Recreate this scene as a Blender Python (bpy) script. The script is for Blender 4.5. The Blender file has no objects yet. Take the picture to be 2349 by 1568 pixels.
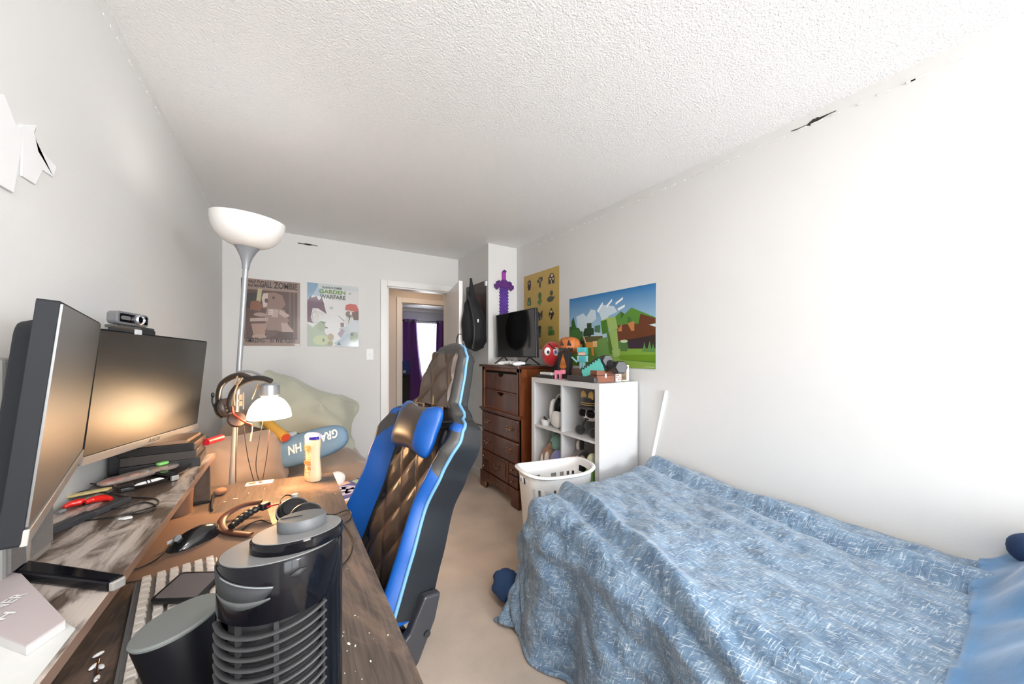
import bpy, bmesh, math, random
from mathutils import Vector, Matrix, noise, Euler
random.seed(7)
PI=math.pi; R=math.radians
SC=bpy.context.scene; COL=SC.collection
# ------------------------------------------------------------ camera numbers
FPX=791.; CX=1174.5; CY=808.; EYE=1.32; TH=R(32.6); SN,CS=math.sin(TH),math.cos(TH)
def at(px,py,X=None,Y=None,Z=None,d=None):
    """point of the room seen at a pixel of the 2349x1568 photograph, on a given plane"""
    t=(px-CX)/FPX
    if d is None:
        if X is not None: d=X/(t*CS+SN)
        elif Y is not None: d=Y/(CS-t*SN)
        else: d=(EYE-Z)*FPX/(py-CY)
    r=t*d
    return Vector((r*CS+d*SN, d*CS-r*SN, EYE-(py-CY)/FPX*d))
# ------------------------------------------------------------ materials
MATS={}
def nd(nt,t,**k):
    n=nt.nodes.new(t)
    for a,b in k.items(): setattr(n,a,b)
    return n
def mat(name,col,rough=.5,metal=0.,spec=.5,var=0.,vscale=8.,bump=0.,bscale=60.,emit=0.,ecol=None,alpha=1.,coat=0.,sheen=0.,trans=0.):
    if name in MATS: return MATS[name]
    m=bpy.data.materials.new(name); m.use_nodes=True; nt=m.node_tree; b=nt.nodes['Principled BSDF']
    c=(*col,1)
    b.inputs['Base Color'].default_value=c; b.inputs['Roughness'].default_value=rough
    b.inputs['Metallic'].default_value=metal; b.inputs['Specular IOR Level'].default_value=spec
    b.inputs['Alpha'].default_value=alpha; b.inputs['Coat Weight'].default_value=coat
    b.inputs['Coat Roughness'].default_value=.08
    b.inputs['Sheen Weight'].default_value=sheen; b.inputs['Transmission Weight'].default_value=trans
    tc=nd(nt,'ShaderNodeTexCoord')
    if var>0:
        n=nd(nt,'ShaderNodeTexNoise'); n.inputs['Scale'].default_value=vscale; n.inputs['Detail'].default_value=5
        nt.links.new(tc.outputs['Object'],n.inputs['Vector'])
        r=nd(nt,'ShaderNodeValToRGB'); r.color_ramp.elements[0].position=.3; r.color_ramp.elements[1].position=.7
        r.color_ramp.elements[0].color=(*[max(0,x*(1-var)) for x in col],1); r.color_ramp.elements[1].color=(*[min(1,x*(1+var)) for x in col],1)
        nt.links.new(n.outputs['Fac'],r.inputs['Fac']); nt.links.new(r.outputs['Color'],b.inputs['Base Color'])
    if bump>0:
        n2=nd(nt,'ShaderNodeTexNoise'); n2.inputs['Scale'].default_value=bscale; n2.inputs['Detail'].default_value=4
        nt.links.new(tc.outputs['Object'],n2.inputs['Vector'])
        bp=nd(nt,'ShaderNodeBump'); bp.inputs['Strength'].default_value=bump; bp.inputs['Distance'].default_value=.01
        nt.links.new(n2.outputs['Fac'],bp.inputs['Height']); nt.links.new(bp.outputs['Normal'],b.inputs['Normal'])
    if emit>0:
        b.inputs['Emission Color'].default_value=(*(ecol or col),1); b.inputs['Emission Strength'].default_value=emit
    MATS[name]=m; return m
def wood(name,c1,c2,scale=6.,axis=(1,.06,1),rough=.4,wear=None,coat=0.,dist=2.):
    m=bpy.data.materials.new(name); m.use_nodes=True; nt=m.node_tree; b=nt.nodes['Principled BSDF']
    tc=nd(nt,'ShaderNodeTexCoord'); mp=nd(nt,'ShaderNodeMapping'); mp.inputs['Scale'].default_value=axis
    nt.links.new(tc.outputs['Object'],mp.inputs['Vector'])
    n=nd(nt,'ShaderNodeTexNoise'); n.inputs['Scale'].default_value=scale*8; n.inputs['Detail'].default_value=8; n.inputs['Distortion'].default_value=dist*.3
    nt.links.new(mp.outputs['Vector'],n.inputs['Vector'])
    r=nd(nt,'ShaderNodeValToRGB'); r.color_ramp.elements[0].position=.32; r.color_ramp.elements[1].position=.68
    r.color_ramp.elements[0].color=(*c1,1); r.color_ramp.elements[1].color=(*c2,1)
    nt.links.new(n.outputs['Fac'],r.inputs['Fac']); out=r.outputs['Color']
    if wear:
        wc,ws,lo,hi,vec=wear
        mp2=nd(nt,'ShaderNodeMapping'); mp2.inputs['Scale'].default_value=vec; nt.links.new(tc.outputs['Object'],mp2.inputs['Vector'])
        w=nd(nt,'ShaderNodeTexNoise'); w.inputs['Scale'].default_value=ws; w.inputs['Detail'].default_value=9; w.inputs['Roughness'].default_value=.65; w.inputs['Distortion'].default_value=.8
        nt.links.new(mp2.outputs['Vector'],w.inputs['Vector'])
        rr=nd(nt,'ShaderNodeValToRGB'); rr.color_ramp.elements[0].position=lo; rr.color_ramp.elements[1].position=hi
        nt.links.new(w.outputs['Fac'],rr.inputs['Fac'])
        mx=nd(nt,'ShaderNodeMix',data_type='RGBA'); nt.links.new(rr.outputs['Color'],mx.inputs[0]); nt.links.new(out,mx.inputs[6]); mx.inputs[7].default_value=(*wc,1)
        out=mx.outputs[2]
    nt.links.new(out,b.inputs['Base Color']); b.inputs['Roughness'].default_value=rough; b.inputs['Coat Weight'].default_value=coat; b.inputs['Coat Roughness'].default_value=.2
    bp=nd(nt,'ShaderNodeBump'); bp.inputs['Strength'].default_value=.15; bp.inputs['Distance'].default_value=.004
    nt.links.new(n.outputs['Fac'],bp.inputs['Height']); nt.links.new(bp.outputs['Normal'],b.inputs['Normal'])
    MATS[name]=m; return m
# ------------------------------------------------------------ mesh builder
class MB:
    def __init__(s): s.v=[]; s.f=[]; s.m=[]; s.uv=None
    def add(s,vs,fs,mi=0,M=None):
        o=len(s.v)
        for p in vs:
            p=Vector(p); s.v.append(M@p if M else p)
        for f in fs: s.f.append([o+i for i in f]); s.m.append(mi)
        return s
    def box(s,c,d,rot=None,mi=0,M=None):
        x,y,z=[k/2 for k in d]; L=Matrix.Translation(Vector(c))
        if rot is not None: L=L@(rot if isinstance(rot,Matrix) else Euler(rot).to_matrix().to_4x4())
        if M: L=M@L
        vs=[(a*x,b*y,e*z) for a in(-1,1) for b in(-1,1) for e in(-1,1)]
        return s.add(vs,[(0,1,3,2),(4,6,7,5),(0,4,5,1),(2,3,7,6),(0,2,6,4),(1,5,7,3)],mi,L)
    def bb(s,a,b,mi=0,M=None):
        return s.box([(p+q)/2 for p,q in zip(a,b)],[abs(q-p) for p,q in zip(a,b)],mi=mi,M=M)
    def prism(s,poly,h0,h1,M=None,mi=0,taper=1.):
        n=len(poly); cx=sum(p[0] for p in poly)/n; cy=sum(p[1] for p in poly)/n
        vs=[(p[0],p[1],h0) for p in poly]+[(cx+(p[0]-cx)*taper,cy+(p[1]-cy)*taper,h1) for p in poly]
        fs=[list(range(n))[::-1],list(range(n,2*n))]+[(i,(i+1)%n,n+(i+1)%n,n+i) for i in range(n)]
        return s.add(vs,fs,mi,M)
    def lathe(s,prof,seg=32,M=None,mi=0,a0=0,a1=2*PI,sx=1.,sy=1.):
        full=abs(a1-a0-2*PI)<1e-4; n=seg if full else seg+1; vs=[]
        for (r,z) in prof:
            for i in range(n):
                a=a0+(a1-a0)*i/seg; vs.append((r*math.cos(a)*sx,r*math.sin(a)*sy,z))
        fs=[]
        for j in range(len(prof)-1):
            for i in range(seg):
                k=(i+1)%n if full else i+1
                fs.append((j*n+i,j*n+k,(j+1)*n+k,(j+1)*n+i))
        if full:
            if prof[0][0]>1e-5: fs.append(list(range(n))[::-1])
            if prof[-1][0]>1e-5: fs.append([(len(prof)-1)*n+i for i in range(n)])
        return s.add(vs,fs,mi,M)
    def cyl(s,r,z0,z1,seg=24,M=None,mi=0,r2=None):
        return s.lathe([(r,z0),(r if r2 is None else r2,z1)],seg,M,mi)
    def tube(s,pts,r,seg=8,mi=0,M=None,cap=True,closed=False,flat=1.):
        pts=[Vector(p) for p in pts]; n=len(pts); vs=[]; up=Vector((0,0,1)); prev=None
        for i,p in enumerate(pts):
            if closed: t=(pts[(i+1)%n]-pts[i-1])
            else: t=(pts[min(i+1,n-1)]-pts[max(i-1,0)])
            t.normalize()
            if prev is None:
                a=up if abs(t.dot(up))<.95 else Vector((1,0,0)); x=t.cross(a).normalized()
            else:
                x=(prev-t*prev.dot(t)); x=x.normalized() if x.length>1e-6 else t.orthogonal().normalized()
            prev=x; y=t.cross(x); rr=r[i] if isinstance(r,(list,tuple)) else r
            for k in range(seg):
                a=2*PI*k/seg; vs.append(p+x*math.cos(a)*rr+y*math.sin(a)*rr*flat)
        fs=[]
        for i in range(n if closed else n-1):
            j=(i+1)%n
            for k in range(seg):
                l=(k+1)%seg; fs.append((i*seg+k,i*seg+l,j*seg+l,j*seg+k))
        if cap and not closed: fs.append(list(range(seg))[::-1]); fs.append([(n-1)*seg+k for k in range(seg)])
        return s.add(vs,fs,mi,M)
    def ell(s,c,r,seg=24,rings=14,mi=0,rot=None,M=None,e=1.,nz=0.,ns=8.):
        L=Matrix.Translation(Vector(c))
        if rot is not None: L=L@(rot if isinstance(rot,Matrix) else Euler(rot).to_matrix().to_4x4())
        if M: L=M@L
        pw=lambda v:math.copysign(abs(v)**e,v); vs=[(0,0,-r[2])]
        for j in range(1,rings):
            ph=-PI/2+PI*j/rings
            for i in range(seg):
                a=2*PI*i/seg; q=Vector((r[0]*pw(math.cos(ph))*pw(math.cos(a)),r[1]*pw(math.cos(ph))*pw(math.sin(a)),r[2]*pw(math.sin(ph))))
                if nz: q=q*(1+nz*noise.noise(q*ns+Vector(c)*3))
                vs.append(q)
        vs.append((0,0,r[2])); T=len(vs)-1
        fs=[(0,1+(i+1)%seg,1+i) for i in range(seg)]
        for j in range(rings-2):
            for i in range(seg):
                k=(i+1)%seg; fs.append((1+j*seg+i,1+j*seg+k,1+(j+1)*seg+k,1+(j+1)*seg+i))
        fs+=[(T,1+(rings-2)*seg+i,1+(rings-2)*seg+(i+1)%seg) for i in range(seg)]
        return s.add(vs,fs,mi,L)
    def grid(s,fn,nu,nv,mi=0,M=None,uv=False):
        o=len(s.v); vs=[fn(i/nu,j/nv) for j in range(nv+1) for i in range(nu+1)]
        fs=[(j*(nu+1)+i,j*(nu+1)+i+1,(j+1)*(nu+1)+i+1,(j+1)*(nu+1)+i) for j in range(nv) for i in range(nu)]
        s.add(vs,fs,0,M)
        if callable(mi):
            for q in range(len(fs)):
                i=q%nu; j=q//nu; s.m[-len(fs)+q]=mi((i+.5)/nu,(j+.5)/nv)
        else:
            for q in range(len(fs)): s.m[-len(fs)+q]=mi
        return s
    def build(s,name,mats,parent=None,smooth=None,bevel=0,sub=0,world=False,solid=0,weld=False,bseg=2,seguv=None):
        me=bpy.data.meshes.new(name); me.from_pydata([tuple(v) for v in s.v],[],s.f); 
        if not isinstance(mats,(list,tuple)): mats=[mats]
        for m in mats: me.materials.append(m)
        me.polygons.foreach_set('material_index',s.m)
        bm=bmesh.new(); bm.from_mesh(me)
        if weld: bmesh.ops.remove_doubles(bm,verts=bm.verts,dist=1e-5)
        bmesh.ops.recalc_face_normals(bm,faces=bm.faces); bm.to_mesh(me); bm.free()
        if seguv:
            ul=me.uv_layers.new(name='UVMap')
            for l in me.loops: ul.data[l.index].uv=seguv[l.vertex_index]
        if smooth is not None:
            me.shade_smooth()
            if smooth<170: me.set_sharp_from_angle(angle=R(smooth))
        o=bpy.data.objects.new(name,me); COL.objects.link(o)
        if solid: q=o.modifiers.new('s','SOLIDIFY'); q.thickness=solid; q.offset=0
        if bevel: q=o.modifiers.new('b','BEVEL'); q.width=bevel; q.segments=bseg; q.limit_method='ANGLE'; q.angle_limit=R(35)
        if sub: q=o.modifiers.new('d','SUBSURF'); q.levels=sub; q.render_levels=sub
        if parent:
            o.parent=parent
            if world: o.matrix_parent_inverse=wm(parent).inverted()
        return o
def wm(o):
    m=Matrix.LocRotScale(o.location,o.rotation_euler,o.scale)
    if o.parent: m=wm(o.parent)@o.matrix_parent_inverse@m
    return m
def tag(o,label=None,cat=None,group=None,kind=None):
    if label: o['label']=label
    if cat: o['category']=cat
    if group: o['group']=group
    if kind: o['kind']=kind
    return o
def thing(name,label,cat,loc=(0,0,0),rz=0,group=None):
    o=bpy.data.objects.new(name,None); COL.objects.link(o); o.location=loc; o.rotation_euler=(0,0,rz); o.empty_display_size=.05
    return tag(o,label,cat,group)
def text(name,body,mat_,parent,M,w,h,ext=.0006,shear=0,mirror=False,bold=0.,smp=6):
    """lettering as a mesh, fitted in a w x h box; M: local x right, y up, z out of the surface"""
    cu=bpy.data.curves.new(name,'FONT'); cu.body=body; cu.extrude=0; cu.resolution_u=smp; cu.shear=shear; cu.offset=bold
    t=bpy.data.objects.new(name,cu); COL.objects.link(t); bpy.context.view_layer.update()
    me=bpy.data.meshes.new_from_object(t.evaluated_get(bpy.context.evaluated_depsgraph_get()))
    bpy.data.objects.remove(t)
    xs=[v.co.x for v in me.vertices]; ys=[v.co.y for v in me.vertices]
    x0,x1,y0,y1=min(xs),max(xs),min(ys),max(ys)
    for v in me.vertices:
        v.co=M@Vector(((v.co.x-x0)/(x1-x0)*w,(v.co.y-y0)/(y1-y0)*h,ext))
    me.materials.clear(); me.materials.append(mat_)
    o=bpy.data.objects.new(name,me); COL.objects.link(o)
    if parent: o.parent=parent; o.matrix_parent_inverse=wm(parent).inverted()
    return o
def frame(o,u,v,n=None):
    """matrix with origin o, x along u, y along v"""
    u=Vector(u).normalized(); v=Vector(v); v=(v-u*v.dot(u)).normalized(); n=u.cross(v)
    return Matrix(((u.x,v.x,n.x,o[0]),(u.y,v.y,n.y,o[1]),(u.z,v.z,n.z,o[2]),(0,0,0,1)))
def spline(pts,n=8,closed=False):
    pts=[Vector(p) for p in pts]; out=[]; L=len(pts)
    for i in range(L if closed else L-1):
        if closed: p0,p1,p2,p3=pts[i-1],pts[i],pts[(i+1)%L],pts[(i+2)%L]
        else: p0,p1,p2,p3=pts[max(i-1,0)],pts[i],pts[i+1],pts[min(i+2,L-1)]
        for k in range(n):
            t=k/n; out.append(.5*((2*p1)+(p2-p0)*t+(2*p0-5*p1+4*p2-p3)*t*t+(3*p1-p0-3*p2+p3)*t**3))
    if not closed: out.append(pts[-1])
    return out
def rrect(w,h,r,n=5):
    o=[]
    for cx,cy,a in((w/2-r,h/2-r,0),(-w/2+r,h/2-r,90),(-w/2+r,-h/2+r,180),(w/2-r,-h/2+r,270)):
        for k in range(n+1):
            q=R(a+90*k/n); o.append((cx+r*math.cos(q),cy+r*math.sin(q)))
    return o
sm=lambda a,b,x:(lambda t:t*t*(3-2*t))(min(1,max(0,(x-a)/(b-a))))
def lerpt(tab,x):
    if x<=tab[0][0]: return tab[0][1]
    for (a,b),(c,d) in zip(tab,tab[1:]):
        if x<=c: t=(x-a)/(c-a); t=t*t*(3-2*t); return b+(d-b)*t
    return tab[-1][1]

# ------------------------------------------------------------ palette
black=mat('black_plastic',(.012,.012,.014),.35); matte=mat('matte_black',(.018,.018,.02),.6)
gloss=mat('gloss_black',(.004,.004,.006),.10,spec=.18,coat=.05); white=mat('white_plastic',(.80,.80,.80),.35)
wpaint=mat('white_paint',(.82,.80,.78),.35); grey=mat('grey_plastic',(.22,.23,.24),.5); lgrey=mat('light_grey',(.5,.5,.5),.5)
steel=mat('steel',(.55,.55,.57),.3,metal=.9); paper=mat('paper',(.85,.82,.76),.6); red=mat('red_plastic',(.65,.02,.03),.35)

# ------------------------------------------------------------ setting
XL,XR,YB,YF,ZC=-.50,2.03,3.83,-3.3,2.43
wallm=mat('wall_paint',(.72,.71,.695),.75,var=.02,vscale=1.2,bump=.05,bscale=180)
hallm=mat('hall_shade_tan',(.56,.46,.39),.75,var=.03,vscale=1.5)  # tan puts the hall's shade into the colour; same paint as the bedroom
farm=mat('far_room_paint',(.74,.75,.78),.75)
ceilm=mat('popcorn_ceiling',(.92,.915,.91),.9,bump=.55,bscale=150)
def carpet():
    m=mat('carpet',(.80,.64,.51),.95,var=.16,vscale=3.2,bump=.9,bscale=420,sheen=.3); return m
def struct(name,b,m,smooth=None,bevel=0): 
    o=b.build(name,m,smooth=smooth,bevel=bevel); o['kind']='structure'; return o
struct('floor',MB().bb((-.7,-3.5,-.1),(5.2,9.2,0)),carpet())
struct('ceiling',MB().bb((-.7,-3.5,ZC),(5.2,9.2,ZC+.1)),ceilm)
T=.12
struct('wall_left',MB().bb((XL-T,YF-T,0),(XL,YB,ZC)),wallm)
wr=struct('wall_right',MB().bb((XR,YF-T,0),(XR+T,3.08,ZC)),wallm)
DX0,DX1,DZ=.863,1.56,2.03
wb=MB(); wb.bb((XL-T,YB,0),(DX0,YB+T,ZC)); wb.bb((DX1,YB,0),(1.684,YB+T,ZC)); wb.bb((DX0,YB,DZ),(DX1,YB+T,ZC)); wbk=struct('wall_back',wb,wallm)
struct('wall_closet',MB().bb((1.684,3.08,0),(XR+T,YB+T,ZC)),wallm)
WX0,WX1,WZ0,WZ1=.0,1.9,.75,2.3
wf=MB(); wf.bb((XL-T,YF-T,0),(WX0,YF,ZC)); wf.bb((WX1,YF-T,0),(XR+T,YF,ZC)); wf.bb((WX0,YF-T,0),(WX1,YF,WZ0)); wf.bb((WX0,YF-T,WZ1),(WX1,YF,ZC)); struct('wall_front',wf,wallm)
w1=MB()
for a,b in(((WX0,WZ0),(WX1,WZ0+.06)),((WX0,WZ1-.06),(WX1,WZ1)),((WX0,WZ0),(WX0+.06,WZ1)),((WX1-.06,WZ0),(WX1,WZ1)),((.92,WZ0),(.98,WZ1))): w1.bb((a[0],YF-.09,a[1]),(b[0],YF-.02,b[1]))
struct('window_1',w1,wpaint)
# baseboards
for nm,a,b in(('baseboard_back',(XL,YB-.014,0),(DX0-.07,YB,.085)),('baseboard_left',(XL,YF,0),(XL+.014,YB,.085)),('baseboard_right',(XR-.014,YF,0),(XR,3.08,.085)),('baseboard_closet',(1.67,3.08,0),(1.684,YB,.085))):
    struct(nm,MB().bb(a,b),wpaint,bevel=.003)
# door casing
tr=MB(); tr.bb((DX0-.07,YB-.018,0),(DX0,YB,DZ+.065)); tr.bb((DX1,YB-.018,0),(DX1+.05,YB,DZ+.065)); tr.bb((DX0,YB-.018,DZ),(DX1,YB,DZ+.065))
tr.bb((DX0,YB,0),(DX0+.015,YB+T,DZ)); tr.bb((DX1-.015,YB,0),(DX1,YB+T,DZ)); tr.bb((DX0,YB,DZ-.015),(DX1,YB+T,DZ)); tr.bb((DX0+.015,YB+.05,0),(DX0+.03,YB+.09,DZ-.015))
struct('trim_1',tr,wpaint,bevel=.003)
# open door
hx,hy=1.55,3.81; ex,ey=1.372,3.06; L=math.hypot(ex-hx,ey-hy); dM=frame((hx,hy,0),(ex-hx,ey-hy,0),(0,0,1))
dr=MB(); dr.bb((0,.012,-.018),(L,DZ-.02,.018),M=dM)
do=struct('door_1',dr,wpaint,bevel=.002)
kb=MB(); kM=dM@Matrix.Translation((L-.06,.98,0)); kb.lathe([(.012,.018),(.012,.045),(.026,.055),(.028,.07),(.018,.082),(0,.084)],16,kM); kb.lathe([(.012,-.018),(.012,-.045),(.026,-.055),(.028,-.07),(.018,-.082),(0,-.084)],16,kM)
kb.build('door_knob',steel,do,smooth=40)
# hallway and far room
HY=4.98
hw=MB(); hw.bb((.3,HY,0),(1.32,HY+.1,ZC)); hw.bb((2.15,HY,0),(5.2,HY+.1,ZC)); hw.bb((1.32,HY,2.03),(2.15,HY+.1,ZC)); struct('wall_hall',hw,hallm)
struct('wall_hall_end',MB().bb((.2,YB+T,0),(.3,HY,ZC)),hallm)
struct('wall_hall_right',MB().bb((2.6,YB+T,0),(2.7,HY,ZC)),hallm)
t2=MB(); t2.bb((1.25,HY-.018,0),(1.32,HY,2.1)); t2.bb((2.15,HY-.018,0),(2.22,HY,2.1)); t2.bb((1.32,HY-.018,2.03),(2.15,HY,2.1)); t2.bb((1.32,HY,0),(1.332,HY+.1,2.03)); t2.bb((1.32,HY,2.018),(2.15,HY+.1,2.03))
struct('trim_2',t2,mat('hall_trim',(.66,.58,.52),.4),bevel=.003)
FY=8.6; fx0,fx1,fz0,fz1=2.5,3.25,.75,2.10
fw=MB(); fw.bb((.3,FY,0),(fx0,FY+.1,ZC)); fw.bb((fx1,FY,0),(5.2,FY+.1,ZC)); fw.bb((fx0,FY,0),(fx1,FY+.1,fz0)); fw.bb((fx0,FY,fz1),(fx1,FY+.1,ZC)); struct('wall_far_room',fw,farm)
struct('wall_far_left',MB().bb((.9,HY+.1,0),(1.0,FY,ZC)),farm); struct('wall_far_right',MB().bb((5.1,HY+.1,0),(5.2,FY,ZC)),farm)
struct('trim_3',MB().bb((1.0,FY-.05,ZC-.09),(5.1,FY,ZC)).bb((1.0,FY-.02,0),(5.1,FY,.1)),wpaint,bevel=.01)
fwm=MB()
for a,b in(((fx0,fz0),(fx1,fz0+.05)),((fx0,fz1-.05),(fx1,fz1)),((fx0,fz0),(fx0+.05,fz1)),((fx1-.05,fz0),(fx1,fz1))): fwm.bb((a[0],FY+.03,a[1]),(b[0],FY+.08,b[1]))
struct('window_2',fwm,wpaint)
# cracks where the wall tape has let go
def crack(parent,px,plane,name='crack'):
    b=MB(); up=[];dn=[]
    for (x,y,w) in px:
        p=at(x,y,**plane); s=(w/2)*(.0026 if 'X' in plane else .0052)
        up.append(p+Vector((0,0,s))); dn.append(p-Vector((0,0,s)))
    off=Vector((-.002,0,0)) if 'X' in plane else Vector((0,-.002,0)); n=len(up)
    vs=[p+off for p in up+dn]+[p for p in up+dn]
    fs=[(i,i+1,n+i+1,n+i) for i in range(n-1)]+[(i,i+1,2*n+i+1,2*n+i) for i in range(n-1)]+[(n+i,n+i+1,3*n+i+1,3*n+i) for i in range(n-1)]
    o=b.add(vs,fs).build(name,mat('crack_dark',(.03,.026,.022),.9),parent); return o
crack(wr,[(1815,301,1.2),(1835,294,1.5),(1852,287,2),(1858,284,6),(1866,279,10),(1870,277,7),(1876,274,9),(1880,272,4),(1900,262,1.5),(1918,254,.8)],dict(X=2.03))
crack(wbk,[(683,557,1.5),(695,559,1.5),(703,560,3.2),(710,561,3),(718,562,1),(729,564,1.2)],dict(Y=3.83))
pt=MB(); 
for i in range(44):   # dry flakes of loose tape along the joint
    y=-.1+i*.066+random.uniform(-.02,.02); pt.bb((2.026,y,2.372+random.uniform(-.003,.003)),(2.031,y+random.uniform(.012,.05),2.374+random.uniform(0,.006)))
pt.build('tape_ridge',mat('tape',(.80,.78,.75),.8),wr)
pt=MB()
for i in range(60):
    y=.9+i*.048+random.uniform(-.02,.02); pt.bb((-.5-.001,y,2.385+random.uniform(-.004,.004)),(-.4985,y+random.uniform(.01,.035),2.388+random.uniform(0,.005)))
pt.build('tape_ridge',MATS['tape'],bpy.data.objects['wall_left'])
# ============================================================ DESK
deskw=wood('desk_wood',(.055,.042,.036),(.115,.09,.075),scale=3.,axis=(6,.35,2),rough=.42,wear=((.32,.21,.15),3.,.5,.72,(1.6,.8,1)))
edgew=wood('desk_edge',(.05,.035,.028),(.09,.065,.05),scale=3.,axis=(1,.2,1),rough=.35)
risew=wood('riser_wood',(.06,.042,.034),(.12,.085,.065),scale=3.,axis=(5,.4,2),rough=.3,wear=((.52,.45,.40),6.,.47,.60,(2.4,.8,1)),dist=4)
desk=thing('desk','dark brown wooden desk along the left wall with dusty worn top','desk',(-.16,.7,0))
b=MB(); b.prism([(-.485,-.5),(.215,-.5),(.166,1.839),(-.237,1.918),(-.485,1.95)],.72,.75); b.build('desktop',[deskw],desk,world=True,bevel=.002)
for (x,y) in((-.44,1.86),(.10,1.78),(-.44,-.4),(.14,-.4)):
    MB().bb((x-.025,y-.025,0),(x+.025,y+.025,.72)).build('leg',edgew,desk,world=True,bevel=.002)
MB().bb((-.46,-.35,.42),(-.44,1.8,.715)).build('back_panel',edgew,desk,world=True)
RZ=.93
ris=thing('monitor_riser','long narrow dark wood riser shelf standing on the desk against the wall','shelf',(-.37,.8,.75))
b=MB(); b.bb((-.49,-.3,RZ-.018),(-.25,1.75,RZ)); b.build('shelf_board',risew,ris,world=True,bevel=.0015)
MB().bb((-.2515,-.3,RZ-.0175),(-.2495,1.7505,RZ-.0005)).build('edge_band',mat('edge_band_wood',(.20,.12,.085),.3),ris,world=True)
for y in(1.735,.25): MB().bb((-.485,y-.009,.7505),(-.262,y+.009,RZ-.018)).build('side_panel',edgew,ris,world=True)
# ============================================================ MONITORS
scr=mat('screen_satin',(.010,.009,.008),.38,spec=1.,coat=.6); scr.node_tree.nodes['Principled BSDF'].inputs['Coat Roughness'].default_value=.4; scr.node_tree.nodes['Principled BSDF'].inputs['IOR'].default_value=1.7; chin=mat('silver_chin',(.42,.40,.37),.32,metal=.5)
def pmat(x,y,z,a,bb,g):
    u=Vector((math.cos(a),math.sin(a),0)); n=Vector((math.sin(a),-math.cos(a),0)); k=Vector((0,0,1))
    k2=k*math.cos(bb)+n*math.sin(bb); u2=u*math.cos(g)+k2*math.sin(g); k3=k2*math.cos(g)-u*math.sin(g); n2=u2.cross(k3)
    return Matrix(((u2.x,k3.x,n2.x,x),(u2.y,k3.y,n2.y,y),(u2.z,k3.z,n2.z,z),(0,0,0,1)))
def monitor(label,P,w,h,logo,foot):
    hb=mat('monitor_housing',(.010,.011,.014),.6,spec=.25); M=pmat(*P); t=thing('computer_monitor',label,'monitor',(P[0],P[1],RZ))
    MB().prism(rrect(w,h,.004),-.022,-.002,M).build('housing',hb,t,world=True,bevel=.0006)
    MB().prism(rrect(w*.86,h*.8,.02),-.042,-.022,M,taper=1.06).build('rear_bulge',hb,t,world=True,bevel=.004)
    MB().bb((-w/2+.004,-h/2+.024,-.002),(w/2-.004,h/2-.004,.0005),M=M).build('screen',scr,t,world=True)
    c=MB().bb((-w/2,-h/2,-.004),(w/2,-h/2+.022,.003),M=M).build('lower_bezel',chin,t,world=True,bevel=.001)
    if logo: text('logo',logo,matte,c,M@Matrix.Translation((-.03,-h/2+.0065,.0034)),.062,.011,shear=.25)
    # column and feet
    bc=M@Vector((0,-h/2+.10,-.05)); st=MB()
    st.tube([bc,(bc.x-.01,bc.y,RZ+.012)],.016,10); st.build('stand_column',mat('stand_silver',(.34,.33,.32),.3,metal=.5),t,smooth=40,world=True)
    MB().tube([M@Vector((0,-h/2+.10,-.03)),bc],.02,10).build('hinge',matte,t,smooth=40,world=True)
    for q in foot:
        a=Vector(q[0]); e=Vector(q[1]); F=frame(a,e-a,Vector((0,0,1)).cross(e-a)); l=(e-a).length
        MB().prism([(0,-.016),(l,-.011),(l,.011),(0,.016)],0,.018,F).build('foot',[gloss],t,bevel=.004,world=True)
        MB().prism([(l-.001,-.0105),(l+.006,-.008),(l+.006,.008),(l-.001,.0105)],.001,.016,F).build('foot_cap',chin,t,bevel=.002,world=True)
    return t
monitor('near computer monitor seen almost edge on at the left end of the desk riser',(-.347,.998,1.228,1.811,.096,.004),.54,.33,None,
    [((-.43,1.0,RZ),(-.243,.832,RZ))])
monitor('far computer monitor with silver lower bezel and a webcam on top',(-.367,1.58,1.199,1.327,.085,-.032),.54,.35,'ASUS',
    [((-.41,1.6,RZ),(-.30,1.44,RZ)),((-.41,1.6,RZ),(-.29,1.72,RZ))])
# ============================================================ FLOOR LAMP
lamp=thing('floor_lamp','grey floor lamp with white glass bowl and a lit side reading light','lamp',(-.27,2.02,0))
pole0=Vector((-.268,2.02,.02)); pole1=Vector((-.168,1.905,1.715)); ax=(pole1-pole0).normalized()
polem=mat('lamp_grey',(.38,.39,.41),.3,metal=.5)
MB().lathe([(0,0),(.13,0),(.13,.012),(.05,.02),(.012,.045)],32,Matrix.Translation((-.27,2.02,0))).build('base',polem,lamp,smooth=40,world=True)
MB().tube([pole0,pole1],.0105,14).build('pole',polem,lamp,smooth=40,world=True)
q=ax.to_track_quat('Z','Y').to_matrix().to_4x4(); LM=Matrix.Translation(pole1)@q
MB().lathe([(.0125,-.03),(.016,0),(.024,.025),(.037,.052),(.053,.075),(.050,.077),(0,.077)],28,LM).build('socket_cone',mat('lamp_cone_grey',(.30,.31,.33),.35,metal=.3),lamp,smooth=40,world=True)
bowl=[(.02,.060)]+[( .134*math.sin(a)**.8, .062+.118*(1-math.cos(a))) for a in [R(k) for k in range(10,91,8)]]+[(.135,.188)]
inner=[(r-.004,z+.001) for r,z in bowl[::-1]]
gl=mat('opal_glass',(.86,.84,.81),.25,coat=.4)
MB().lathe(bowl+inner,40,LM).build('bowl_shade',gl,lamp,smooth=50,world=True)
rc=Vector((-.080,1.832,1.095)) # reading light
def bell(r0,r1,h,n=10):
    return [(r0+(r1-r0)*math.sin(PI/2*i/n)**.85, h-h*(i/n)**1.25) for i in range(n+1)]
RM=Matrix.Translation(rc+Vector((0,0,-.058)))
bp_=bell(.032,.081,.088); shm=mat('reading_glass',(.9,.80,.62),.3,emit=10.,ecol=(1.,.70,.40))
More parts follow.
